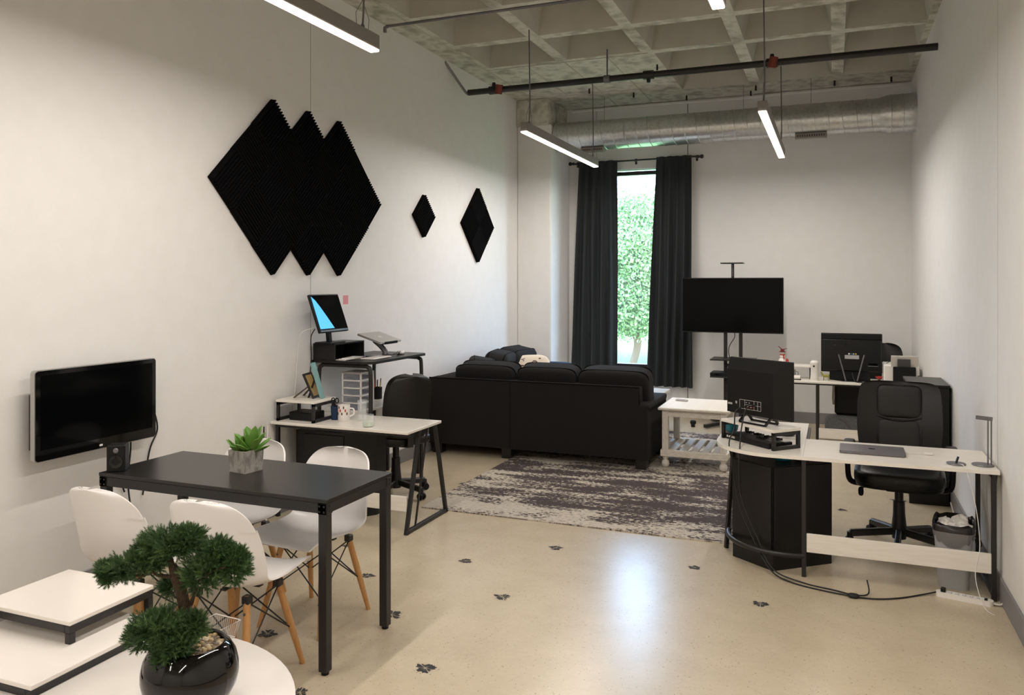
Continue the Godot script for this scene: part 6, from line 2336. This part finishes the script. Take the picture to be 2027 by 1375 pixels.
func bonsai(at: Vector3):
	var t := thing("bonsai", "dark green bonsai in a glossy black bowl with pebbles", "potted plant", at)
	var b := MB.new()
	b.lathe(Vector3.ZERO, [Vector2(0, 0), Vector2(0.066, 0), Vector2(0.094, 0.012), Vector2(0.119, 0.037), Vector2(0.136, 0.070), Vector2(0.1425, 0.102), Vector2(0.1415, 0.128), Vector2(0.134, 0.158), Vector2(0.119, 0.184), Vector2(0.107, 0.197), Vector2(0.1025, 0.2), Vector2(0.098, 0.197), Vector2(0.099, 0.184), Vector2(0.103, 0.166), Vector2(0, 0.163)], 56, Basis.IDENTITY, 0.2)
	part(t, "bowl", b, M.gloss_black)
	b = MB.new()
	b.lathe(v3(0, 0.161, 0), [Vector2(0.102, 0), Vector2(0.06, 0.008), Vector2(0, 0.012)], 24)
	part(t, "soil", b, mat(rgb8(74, 62, 48), 0.95))
	var r := RandomNumberGenerator.new()
	r.seed = 77
	var stones := []
	for k in 3:
		var s := MB.new()
		s.blob(Vector3.ZERO, v3(0.0105, 0.0068 + 0.0008 * k, 0.0085), 0.9, 0.95, Basis.IDENTITY, 6, 10)
		stones.append(s.done())
	var tones := [mat(rgb8(196, 172, 128), 0.5), mat(rgb8(168, 140, 96), 0.5), mat(rgb8(142, 122, 96), 0.5), mat(rgb8(206, 190, 160), 0.5), mat(rgb8(112, 98, 82), 0.5)]
	for k in 150:
		var rad := 0.096 * sqrt((k + 0.5) / 150.0)
		var a := k * 2.39996
		var o := pmesh(t, "pebble", stones[k % 3], tones[r.randi() % 5])
		o.transform = Transform3D(Basis.from_euler(v3(r.randf_range(-0.5, 0.5), r.randf() * TAU, r.randf_range(-0.5, 0.5))).scaled(Vector3.ONE * r.randf_range(0.75, 1.15)), v3(cos(a) * rad, 0.178 + 0.010 * (1.0 - rad / 0.096) + r.randf() * 0.004, sin(a) * rad))
	# trunk and limbs, in the plane that faces the room
	var d := 2.45
	var bark := grained(noise_tex(57, 0.05, [rgb8(46, 34, 24), rgb8(82, 62, 44), rgb8(60, 46, 34)], [], 5, 256), Vector3(14, 4, 14), 0.9, noise_tex(58, 0.08, [], [], 4, 256), 0.5)
	b = W(t)
	var tp := []
	for p in [[374, 1290], [371, 1240], [364, 1195], [358, 1165], [347, 1143], [340, 1120], [336, 1103], [333, 1085]]:
		tp.append(at_depth(p[0], p[1], d))
	b.tube(tp, [0.022, 0.0195, 0.018, 0.017, 0.0145, 0.010, 0.0085, 0.005], 12)
	part(t, "trunk", b, bark)
	for q in [[[346, 1142], [328, 1140], [312, 1138], [299, 1130], [270, 1128]], [[352, 1150], [370, 1158], [392, 1150], [420, 1130], [445, 1122]], [[335, 1100], [345, 1085], [360, 1075]], [[368, 1225], [350, 1245], [325, 1255], [300, 1250]], [[370, 1235], [385, 1228], [395, 1235]], [[378, 1195], [385, 1175], [392, 1158]], [[299, 1130], [280, 1140], [262, 1138]]]:
		b = W(t)
		var lp := []
		var rr := []
		for i in q.size():
			lp.append(at_depth(q[i][0], q[i][1], d - 0.012 * i))
			rr.append(lerpf(0.0075, 0.0022, float(i) / (q.size() - 1)))
		b.tube(lp, rr, 7)
		part(t, "branch", b, bark)
	# one cypress-like spray, repeated in each pad
	var s := MB.new()
	s.flat()
	for k in 3:
		var az := TAU * k / 3 + 0.4
		var ax := v3(cos(az) * 0.35, 1.0, sin(az) * 0.35).normalized()
		var sd := ax.cross(v3(-sin(az), 0.1, cos(az))).normalized()
		for i in 8:
			var u := float(i) / 7
			var base := ax * (0.004 + 0.020 * u)
			for sg in [-1.0, 1.0]:
				var dir: Vector3 = (ax * (0.55 + 0.5 * u) + sd * sg * (1.0 - 0.6 * u) + ax.cross(sd) * 0.25 * sin(i * 2.1 + k)).normalized()
				var ln := 0.0095 * (1.0 - 0.45 * u) + 0.003
				var n1: Vector3 = dir.cross(v3(0.3, 0.2, 1.0)).normalized() * 0.0009
				var n2: Vector3 = dir.cross(n1.normalized()) * 0.0009
				var tip: Vector3 = base + dir * ln
				s.tri(base + n1, base - n1 * 0.5 + n2, tip, n1 + n2)
				s.tri(base - n1 * 0.5 + n2, base - n1 * 0.5 - n2, tip, -n1)
				s.tri(base - n1 * 0.5 - n2, base + n1, tip, n1 - n2)
	var spray := s.done()
	var leafm := mat(Color.WHITE, 0.55)
	leafm.vertex_color_use_as_albedo = true
	# pads: pixel centre, half width and half height in pixels, number of sprays, depth shift
	var right := v3(cos(0.64), 0, -sin(0.64))
	var fwd := v3(-sin(0.64), 0, -cos(0.64))
	for q in [[[[332, 1072, 60, 24], [300, 1088, 30, 18], [372, 1066, 30, 20], [352, 1084, 36, 12]], 480, 0.0], [[[262, 1122, 52, 24], [226, 1136, 26, 16], [300, 1114, 28, 22], [216, 1132, 18, 14]], 440, -0.01], [[[422, 1120, 56, 36], [462, 1128, 26, 30], [398, 1140, 36, 30], [428, 1088, 26, 20], [470, 1108, 18, 18]], 640, 0.0], [[[318, 1238, 56, 26], [290, 1260, 34, 26], [345, 1275, 40, 32], [338, 1308, 28, 18]], 640, -0.075], [[[386, 1236, 20, 22], [372, 1252, 22, 16]], 190, -0.06], [[[338, 1162, 14, 14]], 60, 0.05]]:
		var mm := MultiMesh.new()
		mm.transform_format = MultiMesh.TRANSFORM_3D
		mm.use_colors = true
		mm.mesh = spray
		mm.instance_count = q[1]
		var inv := t.transform.affine_inverse()
		for k in q[1]:
			var e: Array = q[0][k % q[0].size()]
			var dir := v3(r.randfn(), r.randfn() * 0.9 + 0.15, r.randfn()).normalized()
			var rad := pow(r.randf(), 0.45) * 0.9
			var mpx := d / FPX
			var c := at_depth(e[0], e[1], d + q[2])
			var p: Vector3 = c + (right * dir.x * e[2] * mpx + Vector3.UP * dir.y * e[3] * mpx + fwd * dir.z * e[2] * mpx * 0.7) * rad
			var up := (dir * v3(1, 0.8, 1) + v3(r.randfn() * 0.3, 0.45, r.randfn() * 0.3)).normalized()
			up = (right * up.x + Vector3.UP * up.y + fwd * up.z).normalized()
			var xx := up.cross(v3(r.randfn(), r.randfn(), r.randfn())).normalized()
			var sc := r.randf_range(0.85, 1.25)
			mm.set_instance_transform(k, inv * Transform3D(Basis(xx, up, xx.cross(up)).scaled(Vector3.ONE * sc), p))
			var g := r.randf()
			mm.set_instance_color(k, Color(0.036 + 0.06 * g * g, 0.085 + 0.10 * g * g, 0.026 + 0.026 * g * g))
		var mi := MultiMeshInstance3D.new()
		mi.name = "foliage_pad"
		mi.multimesh = mm
		mi.material_override = leafm
		mi.set_meta("kind", "stuff")
		t.add_child(mi, true)


# ------------------------------------------------------------------ dark glue spots left on the concrete
func build_floor_marks():
	var f := get_node("floor")
	var r := RandomNumberGenerator.new()
	r.seed = 31
	for p in [[685, 1080, 0.6], [728, 1139, 1.0], [775, 1216, 1.3], [842, 1322, 1.1], [530, 1254, 1.1], [593, 1370, 0.9], [922, 1110, 1.0], [1100, 1084, 1.1], [995, 1181, 1.1], [1375, 1123, 0.9], [1505, 1195, 1.0], [918, 957, 1.0], [1665, 913, 1.5], [1667, 1009, 0.8], [1780, 991, 1.4], [1812, 1055, 1.6], [1640, 849, 1.3], [1590, 835, 1.2]]:
		var c := at_height(p[0], p[1], 0.0)
		var b := MB.new()
		b.flat()
		var rad: float = 0.040 * p[2]
		var n := 44
		var ring := []
		for i in n:
			var a := TAU * i / n
			var k := rad * (0.85 + 0.12 * sin(a * 3.0 + c.x * 9.0) + 0.10 * sin(a * 5.0 + c.z * 7.0) + r.randf_range(-0.16, 0.16))
			ring.append(c + v3(cos(a) * k * 1.12, 0.0008, sin(a) * k))
		for i in n:
			if r.randf() < 0.12:
				continue
			b.tri(c + v3(0, 0.001, 0) + (ring[i] - c) * r.randf_range(0.0, 0.25), ring[i], ring[(i + 1) % n], Vector3.UP)
		for i in 26:
			var a := r.randf() * TAU
			var q := c + v3(cos(a) * 1.15, 0, sin(a)) * rad * r.randf_range(0.85, 1.35) + v3(0, 0.0007, 0)
			var e := rad * r.randf_range(0.03, 0.11)
			b.tri(q, q + v3(e, 0, e * r.randfn() * 0.4), q + v3(e * 0.3 * r.randfn(), 0, e), Vector3.UP)
		part(f, "glue_spot", b, M.glue)
